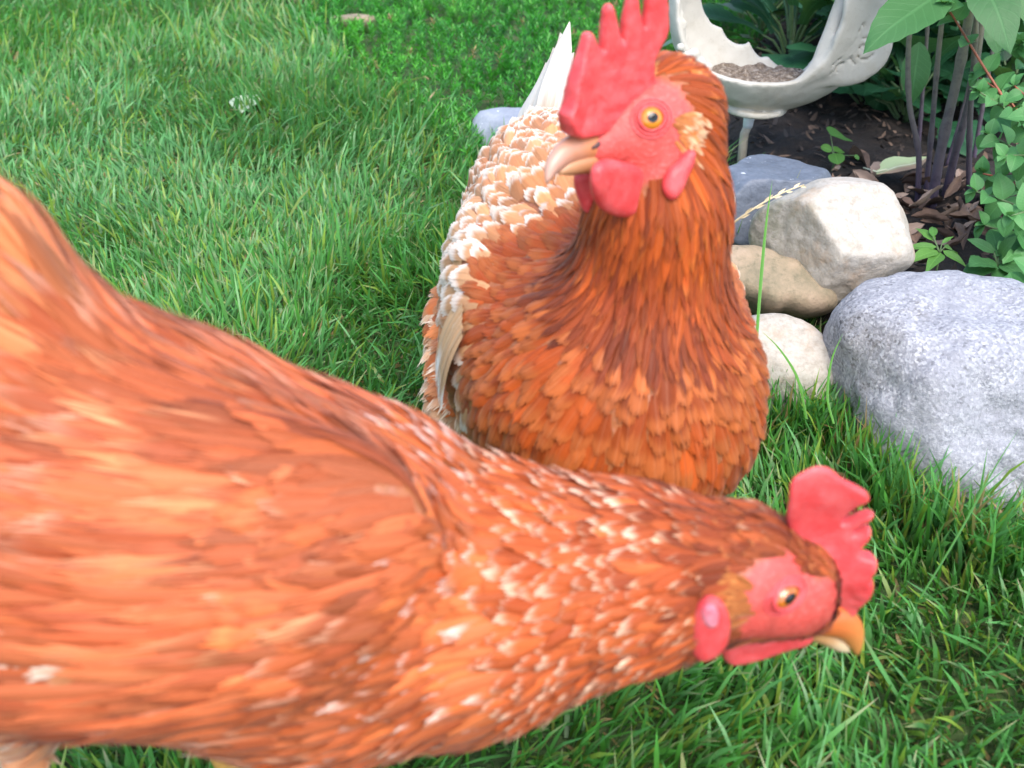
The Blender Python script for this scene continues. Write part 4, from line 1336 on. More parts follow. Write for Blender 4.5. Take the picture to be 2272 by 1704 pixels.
    def plumage(s, tg, name, L, W, sp, lift, prof, color, rows=5, off=0.001, mat=None, seed=0, jitter=0.12, kind='stuff', lenfn=None, sink=0.0008, camber=0.14, strips=5, ragged=0.14, taper=0.62, tend=0.14, where=None):
        rs = np.random.default_rng(seed)
        tags = tg if isinstance(tg, tuple) else (tg,)
        vm = np.isin(s.dom, tags) & (s.sk < 0.35)
        if where is not None: vm &= where(s.V)
        fm = vm[s.F].sum(1) >= 2
        F = s.F[fm]
        if len(F) == 0: return None
        A = np.linalg.norm(np.cross(s.V[F[:, 2]] - s.V[F[:, 0]], s.V[F[:, 3]] - s.V[F[:, 1]]), axis=1) / 2
        want = int(A.sum() / (sp * sp) * 6)
        i = rs.choice(len(F), want, p=A / A.sum())
        a, b = rs.random(want)[:, None], rs.random(want)[:, None]
        P = (s.V[F[i, 0]] * (1 - a) + s.V[F[i, 1]] * a) * (1 - b) + (s.V[F[i, 3]] * (1 - a) + s.V[F[i, 2]] * a) * b
        grid, keep = {}, []
        cell = np.floor(P / sp).astype(int)
        for k in range(want):
            c = tuple(cell[k]); ok = True
            for dx in (-1, 0, 1):
                for dy in (-1, 0, 1):
                    for dz in (-1, 0, 1):
                        for j in grid.get((c[0] + dx, c[1] + dy, c[2] + dz), ()):
                            e = P[j] - P[k]
                            if e[0] * e[0] + e[1] * e[1] + e[2] * e[2] < sp * sp:
                                ok = False; break
                        if not ok: break
                    if not ok: break
                if not ok: break
            if ok:
                grid.setdefault(c, []).append(k); keep.append(k)
        P = P[keep]
        n = len(P)
        Ls = L * rs.uniform(0.82, 1.15, n)
        Ws = W * rs.uniform(0.85, 1.15, n)
        if lenfn is not None:
            f = lenfn(P); Ls *= f; Ws *= f ** 0.6
        V, Fq, UV, m = s.lay(P, Ls, Ws, lift * rs.uniform(0.6, 1.5, n), off, prof, rows, None, camber, jitter, rs, sink, strips, ragged, 1.0, taper, tend)
        bc, tc = color(P, rs)
        base = np.repeat(bc, m, 0); tip = np.repeat(tc, m, 0)
        me = raw_mesh(name, V, Fq, None, True, {'base': base, 'tip': tip}, {'fuv': UV})
        o = link(name, me, mat or FEATHER, s.root)
        if kind: o['kind'] = kind
        return o
    def big_feathers(s, name, starts, flows, L, W, prof, color, lift=0.03, off=0.004, rows=10, seed=0, parent=None, step=0.0012):
        rs = np.random.default_rng(seed)
        for k, (p, fl) in enumerate(zip(starts, flows)):
            P = np.asarray(p, float)[None]
            V, Fq, UV, m = s.lay(P, np.array([L[k]]), np.array([W[k]]), np.array([lift]), off + k * step, prof, rows, np.asarray(fl, float)[None], 0.10, 0.02, rs, 0.0, 9, 0.05, 0.5)
            bc, tc = color(P, rs)
            link(name, raw_mesh(name, V, Fq, None, True, {'base': np.repeat(bc, m, 0), 'tip': np.repeat(tc, m, 0)}, {'fuv': UV}), FEATHER, parent or s.root)
    def patch(s, name, spots, L, W, lift, color, seed=0, flow=None, label=None):
        """small tuft of feathers at given surface points"""
        rs = np.random.default_rng(seed)
        P = np.array(spots); n = len(P)
        fl = None if flow is None else np.tile(np.asarray(flow, float), (n, 1))
        V, Fq, UV, m = s.lay(P, L * rs.uniform(.8, 1.2, n), W * rs.uniform(.8, 1.2, n), lift * rs.uniform(.6, 1.5, n), 0.0005, ROUND_P, 3, fl, 0.14, 0.25, rs, 0.0, 3, 0.2, 1.0, 0.7, 0.3)
        bc, tc = color(P, rs)
        o = link(name, raw_mesh(name, V, Fq, None, True, {'base': np.repeat(bc, m, 0), 'tip': np.repeat(tc, m, 0)}, {'fuv': UV}), FEATHER_FLUFF, s.root)
        o['kind'] = 'stuff'
        if label: o['label'] = label
        return o
    # ---- head parts
    def plate(s, name, pts3, p0, n, half, mat, thin=0.5, bend=None, h=0.0011, rr=0.004, label=None, base_dir=None, parent=None, wrinkle=0.00018, it=1):
        """fleshy plate: outline points on the plane (p0, n), rounded edge, thickness 2*half at its root"""
        n = unit(n)
        e1 = unit(np.cross(n, UP)); e2 = np.cross(e1, n)
        e2 = e2 if e2[2] > 0 else -e2
        Q = [((q - p0) @ e1, (q - p0) @ e2) for q in pts3]
        Q = smooth_poly(Q, it)
        Qa = np.array(Q)
        lo2, hi2 = Qa.min(0) - 0.005, Qa.max(0) + 0.005
        W_ = half + 0.006 + (0.012 if bend else 0)
        X, lo = grid_pts((lo2[0], lo2[1], -W_), (hi2[0], hi2[1], W_), h)
        d2 = poly_dist(X[:, :, 0, 0], X[:, :, 0, 1], [tuple(q) for q in Q])[:, :, None]
        w_ = X[..., 2]
        if bend: w_ = w_ - bend(X[..., 0], X[..., 1])
        if base_dir is None:
            hh = half
        else:
            bd = (Qa - Qa.mean(0)) @ np.asarray(base_dir)
            t = ((X[..., :2] - Qa.mean(0)) @ np.asarray(base_dir) - bd.min()) / (bd.max() - bd.min())
            hh = half * (thin + (1 - thin) * np.clip(t, 0, 1))
        f = np.sqrt(np.maximum(d2 + rr, 0) ** 2 + (w_ * rr / hh) ** 2) - rr
        f = f + wrinkle * vnoise(X * 260, 5) + wrinkle * 1.5 * vnoise(X * 90, 6)
        V, F = surf_nets(f, lo, h)
        Wd = p0 + V[:, :1] * e1 + V[:, 1:2] * e2 + V[:, 2:] * n
        if np.dot(np.cross(e1, e2), n) < 0: F = F[:, ::-1]
        o = link(name, raw_mesh(name, Wd, F), mat, parent or s.root)
        if label: o['label'] = label
        return o
    def eye(s, p, n, r=0.0085, sinkf=0.55, pup=0.42, squash=1.0, fwd=None, iris=None):
        c = p - n * r * sinkf
        ref = unit(np.cross(n, UP)) if fwd is None else unit(fwd - n * np.dot(fwd, n))
        t2 = np.cross(n, ref)
        def cap(rad, a1, nr, nt, flat=1.0, sq=1.0):
            V, rim = [], []
            for i in range(nr + 1):
                a = a1 * i / nr
                for j in range(nt):
                    b = 2 * math.pi * j / nt
                    V.append(c + rad * (math.cos(a) * n + math.sin(a) * (math.cos(b) * ref + math.sin(b) * sq * t2)))
                    rim.append(i / nr)
            F = [(i * nt + j, i * nt + (j + 1) % nt, (i + 1) * nt + (j + 1) % nt, (i + 1) * nt + j) for i in range(nr) for j in range(nt)]
            return V, F, rim
        amax = math.acos(sinkf) + 0.12
        V, F, rim = cap(r, amax, 10, 28, 1.0, squash)
        F = [f[::-1] if np.dot(np.cross(np.array(V[f[1]]) - V[f[0]], np.array(V[f[2]]) - V[f[0]]), n) < 0 else f for f in F]
        e = link('eye', raw_mesh('eye', V, F, None, True, None, None, {'rim': rim}), iris or IRIS, s.root)
        V, F, rim = cap(r * 1.012, pup, 4, 20, 1.0, squash)
        F = [f[::-1] if np.dot(np.cross(np.array(V[f[1]]) - V[f[0]], np.array(V[f[2]]) - V[f[0]]), n) < 0 else f for f in F]
        link('pupil', raw_mesh('pupil', V, F), PUPIL_M, e)
        ring = []
        R0 = r * math.sin(math.acos(sinkf)) * 1.06
        cc = p + n * 0.0002
        for j in range(33):
            b = 2 * math.pi * j / 32
            ring.append(cc + R0 * (math.cos(b) * ref + squash * math.sin(b) * t2) + n * 0.0006 * math.cos(2 * b))
        v, f4, f3 = tube(ring, 0.0010, 8, False)
        link('eyelid', raw_mesh('eyelid', v, f4, f3), COMB_M, e)
        for sc, tr in ((1.32, 0.0008), (1.62, 0.0006)):      # skin folds round the eye
            rg = []
            for q in ring:
                x = cc + (q - cc) * sc
                g = s.grad(x[None])[0]
                rg.append(x - g * float(s.sdf(x[None])[0]) + g * 0.0001)
            v, f4, f3 = tube(rg, tr, 6, False)
            link('eye_fold', raw_mesh('eye_fold', v, f4, f3), COMB_M, e)
        return e
    def beak(s, up_pts, up_r, lo_pts, lo_r, mat_u, mat_l, side, flat=0.8):
        for nm, pts, rr, mt in (('upper_beak', up_pts, up_r, mat_u), ('lower_beak', lo_pts, lo_r, mat_l)):
            c = spline(pts, 14); r = np.interp(np.linspace(0, 1, 14), np.linspace(0, 1, len(rr)), rr)
            v, f4, f3 = tube(c, r, 16)
            k = np.concatenate([np.repeat(np.arange(14), 16), [0, 13]])
            e = v - c[k]
            v = c[k] + e - side * np.sum(e * side, 1, keepdims=True) * (1 - flat)
            link(nm, raw_mesh(nm, v, f4, f3), mt, s.root)

def cmix(a, b, t):
    return np.asarray(a) * (1 - t[:, None]) + np.asarray(b) * t[:, None]

def pal(bases, tip, start, tipp=1.0, var=0.25, tipvar=0.15, patchy=0.55):
    """colour picker: random base from a list, tip colour, where on the feather the tip begins"""
    bases = np.array(bases)
    def f(P, rs):
        n = len(P)
        w_ = rs.dirichlet(np.ones(len(bases)) * 0.9, n)
        b = (w_ @ bases) * rs.uniform(1 - var, 1 + var, (n, 1))
        t = np.tile(np.array(tip, float), (n, 1)) * rs.uniform(1 - tipvar, 1 + tipvar, (n, 1))
        big = 0.62 * vnoise(P * 26 + 5.1, 91) + 0.38 * vnoise(P * 70, 92)      # darker and paler moulted patches
        b = b * (1 + patchy * big)[:, None]
        on = rs.random(n) < tipp
        t = np.where(on[:, None], t, b * 1.15)
        def deepen(c):                                       # rust tones a little redder, creams untouched
            sat = np.clip((1 - c[:, 2:3] / (c[:, :1] + 1e-6) - 0.5) / 0.35, 0, 1)
            return c * (1 - sat * np.array([0.06, 0.21, 0.24]))
        b, t = deepen(b), deepen(t)
        return b, np.concatenate([t, np.clip(rs.normal(start, 0.06, (n, 1)), 0.1, 0.95)], 1)
    return f

RUST, ORANGE, DKRUST = (0.33, 0.064, 0.012), (0.48, 0.120, 0.028), (0.18, 0.034, 0.009)
TAN_F, CREAM, WHITE_F = (0.58, 0.33, 0.15), (0.78, 0.57, 0.40), (0.85, 0.79, 0.72)
ROUND_P = [0.55, 0.85, 1.0, 1.0, 0.86, 0.40]
HACKLE_P = [0.60, 0.92, 1.0, 0.90, 0.62, 0.10]

# ------------------------------------------------------------------ hen in front, stooping with outstretched neck
def build_front_hen():
    Y0 = 0.365
    n0 = np.array([0, -1.0, 0])
    Q = lambda x, y, dy=0.0: on_plane(x, y, np.array([0, Y0 + dy, 0]), n0)
    def rad(x, y, rpx, dy=0.0):
        q = Q(x, y, dy)
        return rpx / FPX * float((q - ORG) @ FWD)
    gx = Q(330, 1200)[0]
    H = Hen('brown_hen', 'orange-brown hen in front, stooping to the right with outstretched speckled neck', (gx, Y0, 0.0))
    def link_c(x0, y0, r0, x1, y1, r1, tg, k=0.02, flow=None, dy0=0.0, dy1=0.0, sub=14):
        H.cone(Q(x0, y0, dy0), Q(x1, y1, dy1), rad(x0, y0, r0 - sub, dy0), rad(x1, y1, r1 - sub, dy1), tg, k, flow)
    link_c(1812, 1362, 46, 1735, 1300, 106, 'head', 0.01, sub=4)
    link_c(1735, 1290, 116, 1640, 1264, 152, 'head', 0.015, sub=4)
    link_c(1640, 1266, 154, 1400, 1280, 216, 'hackle', 0.008, sub=10)
    link_c(1400, 1280, 216, 1020, 1318, 322, 'hackle_low', 0.008)
    link_c(1020, 1318, 322, 720, 1278, 410, 'shoulder', 0.008)
    link_c(720, 1278, 410, 320, 1155, 446, 'back', 0.008)
    link_c(320, 1155, 446, -120, 1022, 415, 'back', 0.008)
    link_c(120, 980, 320, -70, 650, 200, 'rump', 0.03, flow=np.array([-0.75, 0, 0.7]))
    link_c(-40, 700, 200, -90, 520, 120, 'rump', 0.03, flow=np.array([-0.5, 0, 0.9]))
    link_c(-90, 1310, 290, -240, 1180, 270, 'fluff', 0.02, flow=np.array([-0.9, 0, 0.30]))
    link_c(0, 1455, 190, -160, 1420, 200, 'thigh', 0.015, flow=np.array([-0.9, 0, 0.36]), dy0=-0.036, dy1=-0.036)
    link_c(100, 1480, 150, 60, 1600, 90, 'thigh', 0.02, flow=np.array([-0.9, 0, 0.30]), dy0=-0.02, dy1=-0.02)
    link_c(480, 1430, 130, 505, 1570, 65, 'thigh', 0.015, flow=np.array([-0.1, 0, -0.9]), dy0=0.02, dy1=0.03)
    # folded wing on the viewer's side and on the far side
    wf = unit(np.array([-1.0, 0, -0.27]))
    wu = unit(np.array([-0.27, 0, 1.0]))
    for sgn in (-1, 1):
        wc = Q(450, 1225) + np.array([0, 0.066 if sgn > 0 else -0.057, -0.03 if sgn > 0 else 0.042])
        wo = unit(np.array([0, sgn * 0.80, 0.0 if sgn > 0 else 0.60]))
        w2 = unit(np.cross(wo, wf)); w2 = w2 if w2[2] > 0 else -w2
        H.ell(wc, [wf, wo, w2], (0.110, 0.020, 0.056), 'wing', wf, 0.030)
    # legs: hock, shank and toes
    def leg(hx, hy, fx, dy):
        hock = Q(hx, hy, dy); ft = np.array([fx, Y0 + dy, 0.012])
        H.cone(hock, ft, 0.0085, 0.0065, 'leg', 0.004)
        for a, L in ((0, 0.055), (0.6, 0.048), (-0.6, 0.048), (math.pi, 0.025)):
            H.cone(ft, ft + np.array([math.cos(a) * L, math.sin(a) * L, -0.005]), 0.0065, 0.0035, 'leg', 0.004)
    leg(50, 1620, Q(120, 1700)[0] - 0.02, -0.025)
    leg(480, 1640, Q(490, 1700)[0], 0.03)
    s0 = lambda px, py, r: H.skin.append((H.hit(px, py)[0], r))
    s0(1738, 1330, 0.0225); s0(1790, 1368, 0.019); s0(1735, 1382, 0.016); s0(1820, 1356, 0.017); s0(1690, 1395, 0.011); s0(1830, 1375, 0.017); s0(1770, 1400, 0.014); s0(1700, 1330, 0.012); s0(1800, 1402, 0.014); s0(1735, 1402, 0.012); s0(1838, 1352, 0.016)
    for px, py, r in ((1738, 1330, 0.0225), (1790, 1368, 0.019), (1735, 1382, 0.016)):
        c = H.hit(px, py)[0]; H.skin.append((np.array([c[0], 2 * Y0 - c[1], c[2]]), r))
    H.build_body(0.0036, (0.36, 0.11, 0.035))
    # plumage
    H.plumage('head', 'head_feathers', 0.012, 0.0042, 0.0026, 0.10, HACKLE_P, pal([RUST, DKRUST, (0.46, 0.12, 0.03)], (0.58, 0.22, 0.07), 0.7, 0.5), 3, 0.0005, seed=1, jitter=0.2, strips=3, sink=0.0003)
    H.plumage('hackle', 'neck_hackle', 0.026, 0.0062, 0.0042, 0.09, HACKLE_P, pal([RUST, DKRUST, ORANGE], (0.72, 0.44, 0.27), 0.78, 0.62), 4, 0.0006, seed=2, jitter=0.12, strips=3, sink=0.0005, taper=0.75, tend=0.3)
    H.plumage('hackle_low', 'lower_neck_hackle', 0.030, 0.0078, 0.0050, 0.09, [0.6, .9, 1, 1, .9, .6], pal([ORANGE, RUST, (0.46, 0.11, 0.028)], (0.72, 0.47, 0.32), 0.77, 0.88, 0.2), 5, 0.0007, seed=3, jitter=0.13, taper=0.8, tend=0.4, ragged=0.08, camber=0.2)
    H.plumage('shoulder', 'shoulder_plumage', 0.040, 0.0088, 0.0058, 0.07, [0.55, .85, 1, 1, .85, .5], pal([ORANGE, (0.58, 0.18, 0.055), RUST], (0.78, 0.52, 0.42), 0.72, 0.62), 5, 0.001, seed=4, jitter=0.12, taper=0.75, tend=0.3, ragged=0.12)
    B1 = [(0.47, 0.125, 0.040), (0.34, 0.078, 0.026), (0.52, 0.165, 0.062)]
    H.plumage('back', 'back_plumage', 0.066, 0.0105, 0.0078, 0.05, HACKLE_P, pal(B1, (0.60, 0.27, 0.16), 0.62, 0.5, 0.25), 6, 0.001, seed=5, jitter=0.07, ragged=0.25)
    H.plumage('rump', 'saddle_plumage', 0.078, 0.0110, 0.0080, 0.08, HACKLE_P, pal([(0.58, 0.20, 0.07), (0.44, 0.13, 0.045), (0.64, 0.28, 0.12)], (0.74, 0.42, 0.24), 0.62, 0.6, 0.3), 6, 0.001, seed=6, jitter=0.10, ragged=0.25)
    H.plumage('wing', 'wing_plumage', 0.074, 0.0110, 0.0078, 0.045, [0.6, .85, 1, 1, .8, .3], pal(B1 + [(0.30, 0.07, 0.022)], (0.62, 0.27, 0.12), 0.66, 0.45, 0.25), 6, 0.0015, seed=7, jitter=0.06, ragged=0.25)
    xw = Q(760, 1240)[0]
    H.plumage(('wing', 'shoulder', 'back'), 'wing_coverts', 0.040, 0.0100, 0.0062, 0.10, [0.6, .85, 1, 1, .85, .5], pal(B1 + [ORANGE], (0.60, 0.29, 0.17), 0.72, 0.12, 0.2), 5, 0.0012, seed=12, jitter=0.12, ragged=0.12, taper=0.75, tend=0.3, where=lambda P: (P[:, 0] > xw) & (P[:, 0] < xw + 0.085) & (P[:, 1] < Y0 - 0.01))
    H.plumage(('fluff', 'thigh'), 'belly_fluff', 0.040, 0.0130, 0.0085, 0.16, ROUND_P, pal([(0.60, 0.29, 0.14), (0.50, 0.19, 0.075)], (0.72, 0.46, 0.32), 0.55, 0.8), 4, 0.001, FEATHER_FLUFF, seed=8, jitter=0.15, ragged=0.3)
    # flight feathers of the near wing with pale edges
    st = [H.hit(140 + 14 * k, 1290 + 28 * k)[0] for k in range(7)]
    H.big_feathers('flight_feather', st, [wf + np.array([0, 0, -0.05 * k]) for k in range(7)], [0.050 - 0.004 * (k % 3) for k in range(7)], [0.011] * 7, [0.6, .9, 1, 1, .9, .6],
                   pal([(0.50, 0.16, 0.055), (0.56, 0.24, 0.10)], (0.62, 0.46, 0.35), 0.30, 1.0), lift=0.03, off=-0.0005, seed=9, step=0.0003)
    tl = [Q(-60, 640) + np.array([0, (k - 3.5) * 0.010, 0]) for k in range(8)]
    H.big_feathers('tail_feather', tl, [unit(np.array([-0.62, (k - 3.5) * 0.07, 0.75])) for k in range(8)], [0.13] * 8, [0.032] * 8, [0.6, .9, 1, 1, 1, .6],
                   pal([(0.62, 0.28, 0.11)], (0.80, 0.62, 0.45), 0.8, 1.0), lift=0.25, off=0.004, seed=10)
    # head furniture
    C = Q(1745, 1315)
    comb = [(1742, 1150), (1746, 1095), (1748, 1055), (1780, 1040), (1815, 1034), (1845, 1044), (1868, 1064), (1900, 1078), (1930, 1094), (1928, 1112), (1906, 1124), (1880, 1152), (1868, 1168), (1884, 1166),
            (1918, 1144), (1942, 1134), (1934, 1154), (1908, 1174), (1892, 1190), (1910, 1186), (1936, 1172), (1934, 1196), (1914, 1214), (1906, 1226), (1920, 1226), (1944, 1230), (1938, 1254), (1922, 1266), (1934, 1276), (1930, 1300), (1912, 1330), (1896, 1362),
            (1868, 1372), (1838, 1362), (1818, 1318), (1800, 1256), (1764, 1204)]
    H.plate('comb', [Q(*p) for p in comb], C, n0, 0.0062, COMB_M, thin=0.25, base_dir=(-0.75, -0.66), rr=0.0022, label='large upright pinkish-red comb with notched edge',
            bend=lambda a, b: 0.003 * np.sin(a * 90) + 0.002 * np.sin(b * 120))
    lobe = [(1545, 1340), (1572, 1322), (1604, 1332), (1620, 1365), (1622, 1400), (1608, 1440), (1578, 1460), (1548, 1464), (1526, 1438), (1526, 1390)]
    pE = H.hit(1575, 1380)[0]
    H.plate('ear_lobe', [on_plane(x, y, pE + np.array([0, -0.001, 0]), n0) for x, y in lobe], pE + np.array([0, -0.001, 0]), n0, 0.0045, COMB_M, rr=0.006, it=2)
    re = np.random.default_rng(87)
    sp = [H.hit(1642 + re.normal(0, 16), 1330 + re.normal(0, 22))[0] for _ in range(80)]
    H.patch('ear_tuft', sp, 0.011, 0.0030, 0.05, pal([(0.34, 0.11, 0.025), (0.42, 0.15, 0.035)], (0.46, 0.19, 0.05), 0.5, 0.8), 88, label='tan-orange feather tuft over the ear')
    lob2 = [(1556, 1345), (1580, 1338), (1598, 1355), (1596, 1382), (1575, 1394), (1556, 1378)]
    pE2 = pE + np.array([0, -0.0040, 0])
    H.plate('pale_ear_spot', [on_plane(x, y, pE2, n0) for x, y in lob2], pE2, n0, 0.003, LOBE_M, rr=0.005, it=2)
    wat = [(1600, 1425), (1650, 1408), (1730, 1398), (1800, 1388), (1808, 1410), (1795, 1428), (1750, 1438), (1700, 1456), (1650, 1470), (1618, 1474), (1598, 1452)]
    for dy in (-0.011, 0.011):
        pw = C + np.array([0, dy, 0])
        H.plate('wattle', [on_plane(x, y, pw, n0) for x, y in wat], pw, n0, 0.0040, COMB_M, rr=0.005, it=2)
    for sgn in (0, 1):
        p, n = H.hit(1746, 1324)
        if sgn: p, n = np.array([p[0], 2 * Y0 - p[1], p[2]]), n * np.array([1, -1, 1])
        H.eye(p, n, 0.0108, 0.74, 0.32, 0.68, np.array([0.85, 0, 0.35]), IRIS_DARK)
    up = [Q(1795, 1362), Q(1845, 1372), Q(1880, 1392), Q(1897, 1424), Q(1903, 1453)]
    lw = [Q(1800, 1394), Q(1838, 1412), Q(1866, 1432), Q(1884, 1446)]
    H.beak(up, [0.0115, 0.0105, 0.0080, 0.0045, 0.0008], lw, [0.0065, 0.0055, 0.0040, 0.0008],
           beak_material('orange_beak', (0.50, 0.12, 0.03), (0.58, 0.22, 0.06), up[0], up[-1]), beak_material('pale_lower_beak', (0.48, 0.23, 0.09), (0.62, 0.48, 0.30), lw[0], lw[-1]), n0)
    v, f4, f3 = tube([Q(1842, 1368, -0.0085), Q(1850, 1360, -0.0092), Q(1857, 1358, -0.0080)], [0.0010, 0.0019, 0.0008], 8)
    link('nostril', raw_mesh('nostril', v, f4, f3), NOSTRIL_M, H.root)
    return H

# ------------------------------------------------------------------ hen in the middle, facing the viewer with turned head
def build_middle_hen():
    C = at(1452, 282, 0.600)
    T = at(1213, 404, 0.556)
    gx = at(1330, 700, 0.74)
    H = Hen('brown_hen', 'brown hen standing in the middle, head turned left, pale scalloped back', (gx[0], gx[1], 0.0))
    def cn(x0, y0, d0, r0, x1, y1, d1, r1, tg, k=0.02, flow=None, sub=12):
        H.cone(at(x0, y0, d0), at(x1, y1, d1), (r0 - sub) * d0 / FPX, (r1 - sub) * d1 / FPX, tg, k, flow)
    f = unit(T - C)
    fh = unit(np.array([f[0], f[1], 0]))
    side = np.cross(fh, UP)
    if np.dot(side, ORG - C) < 0: side = -side
    cn(1325, 328, 0.578, 48, 1400, 290, 0.592, 92, 'head', 0.012, sub=2)
    cn(1400, 290, 0.592, 92, 1472, 258, 0.606, 118, 'head', 0.015, sub=4)
    cn(1472, 262, 0.606, 124, 1460, 470, 0.625, 148, 'hackle', 0.02, flow=np.array([-0.05, 0.15, -1.0]), sub=8)
    cn(1460, 470, 0.625, 148, 1432, 660, 0.655, 188, 'hackle_low', 0.025, flow=np.array([-0.15, -0.05, -1.0]))
    cn(1432, 640, 0.665, 184, 1375, 860, 0.705, 318, 'breast', 0.015, flow=np.array([-0.12, -0.1, -1.0]))
    cn(1375, 860, 0.705, 325, 1325, 750, 0.78, 322, 'breast', 0.015, flow=np.array([-0.1, 0.55, -0.8]))
    cn(1330, 740, 0.78, 320, 1285, 590, 0.84, 270, 'back', 0.015, flow=np.array([-0.25, 0.95, 0.0]))
    cn(1285, 590, 0.84, 268, 1230, 450, 0.92, 190, 'back', 0.03, flow=np.array([-0.2, 0.9, 0.15]))
    cn(1230, 450, 0.92, 190, 1200, 330, 0.97, 90, 'rump', 0.03, flow=np.array([-0.1, 0.8, 0.5]))
    # folded wings
    ba = unit(at(1230, 450, 0.92) - at(1375, 850, 0.705)); ba = unit(ba * np.array([1, 1, 0.3]))
    for sg in (-1, 1):
        latv = unit(np.cross(ba, UP)) * sg
        up_ = np.cross(latv, ba); up_ = up_ if up_[2] > 0 else -up_
        wc = at(1318, 720, 0.785) + latv * (0.088 if latv[0] < 0 else 0.072) + np.array([0, 0, 0.0 if latv[0] < 0 else -0.03])
        H.ell(wc, [ba, latv, up_], (0.100, 0.022, 0.068), 'wing', ba * 0.9 + np.array([0, 0, -0.55]), 0.025)
    cn(1015, 700, 0.86, 78, 1018, 900, 0.84, 84, 'fluff', 0.012, flow=np.array([-0.5, 0.1, -0.8]))
    cn(1240, 800, 0.84, 200, 1240, 900, 0.84, 160, 'fluff', 0.03, flow=np.array([0, 0.3, -0.9]))
    # legs under the body
    bc = at(1330, 740, 0.78)
    for sg in (-1, 1):
        hip = bc + np.array([sg * 0.045, -0.005, -0.075]); hock = np.array([hip[0], hip[1] + 0.03, 0.095]); ft = np.array([hip[0], hip[1] - 0.01, 0.012])
        H.cone(hip, hock, 0.034, 0.014, 'fluff', 0.02, np.array([0, 0.2, -1]))
        H.cone(hock, ft, 0.0085, 0.0068, 'leg', 0.004)
        for a, L in ((-math.pi / 2, 0.056), (-0.95, 0.048), (-2.19, 0.048), (math.pi / 2, 0.025)):
            H.cone(ft, ft + np.array([math.cos(a) * L, math.sin(a) * L, -0.005]), 0.0066, 0.0036, 'leg', 0.004)
    H.C = C
    for px, py, r in ((1445, 264, 0.025), (1350, 300, 0.021), (1400, 335, 0.021), (1460, 330, 0.017), (1310, 320, 0.016), (1330, 260, 0.017), (1500, 300, 0.012), (1380, 225, 0.012)):
        p, n = H.hit(px, py)
        H.skin.append((p, r))
        H.skin.append((p - side * 2 * np.dot(p - C, side), r))
    H.build_body(0.0036, (0.36, 0.11, 0.03))
    D = (0.34, 0.066, 0.008)
    def coverts(P, rs):
        """tan wing coverts below, cream-laced ones towards the back"""
        b, t = pal([(0.46, 0.15, 0.042), (0.38, 0.10, 0.025), (0.50, 0.20, 0.07)], (0.58, 0.27, 0.12), 0.65, 0.7)(P, rs)
        w_ = np.clip((P[:, 2] - 0.222 + rs.normal(0, 0.012, len(P))) / 0.02, 0, 1)[:, None]
        b = b * (1 - w_) + np.array([0.54, 0.27, 0.12]) * w_
        t = t * (1 - w_) + np.array([0.76, 0.62, 0.51, 0.55]) * w_
        return b, t
    H.plumage('head', 'head_feathers', 0.013, 0.0042, 0.0028, 0.10, HACKLE_P, pal([D, RUST, (0.54, 0.18, 0.035)], (0.68, 0.34, 0.12), 0.6, 0.5), 3, 0.0005, seed=21, jitter=0.2, strips=3, sink=0.0003)
    H.plumage('hackle', 'neck_hackle', 0.030, 0.0052, 0.0038, 0.06, HACKLE_P, pal([D, D, DKRUST, (0.44, 0.100, 0.011)], (0.48, 0.135, 0.020), 0.7, 0.4, 0.25), 4, 0.0008, seed=22, jitter=0.08, strips=3, sink=0.0004)
    H.plumage('hackle_low', 'lower_neck_hackle', 0.038, 0.0068, 0.0048, 0.06, HACKLE_P, pal([D, DKRUST, (0.22, 0.042, 0.010), (0.38, 0.085, 0.012)], (0.45, 0.13, 0.028), 0.75, 0.45, 0.25), 5, 0.0008, seed=23, jitter=0.09, strips=3, sink=0.0004)
    H.plumage('breast', 'breast_plumage', 0.030, 0.0150, 0.0080, 0.075, [0.55, .85, 1.0, 1.0, .95, .7], pal([(0.33, 0.068, 0.010), (0.26, 0.050, 0.008), (0.38, 0.088, 0.015)], (0.42, 0.125, 0.030), 0.45, 0.85, 0.14), 5, 0.001, seed=24, jitter=0.10, camber=0.20, strips=9, taper=0.80, tend=0.35, ragged=0.11)
    H.plumage('wing', 'wing_plumage', 0.040, 0.0170, 0.0104, 0.09, [0.55, .85, 1.0, 1.0, .95, .7], coverts, 5, 0.0015, seed=25, jitter=0.14, strips=7, taper=0.8, tend=0.4, ragged=0.09)
    H.plumage('back', 'back_plumage', 0.034, 0.0160, 0.0095, 0.11, ROUND_P, pal([(0.50, 0.22, 0.08), (0.58, 0.30, 0.13)], (0.76, 0.62, 0.50), 0.66, 0.95), 5, 0.001, seed=26, jitter=0.2, camber=0.18, strips=9, taper=0.80, tend=0.35, ragged=0.11)
    H.plumage('rump', 'saddle_plumage', 0.040, 0.0165, 0.0105, 0.13, ROUND_P, pal([(0.60, 0.34, 0.16), (0.66, 0.42, 0.22)], (0.76, 0.67, 0.57), 0.62, 1.0), 5, 0.001, seed=27, jitter=0.2, camber=0.18, strips=9, taper=0.80, tend=0.35, ragged=0.11)
    H.plumage('fluff', 'thigh_fluff', 0.026, 0.010, 0.0066, 0.20, ROUND_P, pal([(0.58, 0.37, 0.22), (0.50, 0.28, 0.15)], (0.74, 0.58, 0.42), 0.55, 0.85), 4, 0.0006, FEATHER_FLUFF, seed=28, jitter=0.25, ragged=0.3)
    # flight feather edges of the near wing, pale tail
    st = [H.hit(1032 + 3 * k, 660 + 20 * k)[0] for k in range(5)]
    H.big_feathers('flight_feather', st, [np.array([0.05, 0.35, -1.0])] * 5, [0.085, 0.09, 0.09, 0.085, 0.08], [0.015] * 5, [0.6, .9, 1, 1, .9, .5],
                   pal([(0.66, 0.42, 0.22)], (0.88, 0.82, 0.76), 0.55, 1.0), lift=0.10, off=0.002, seed=29)
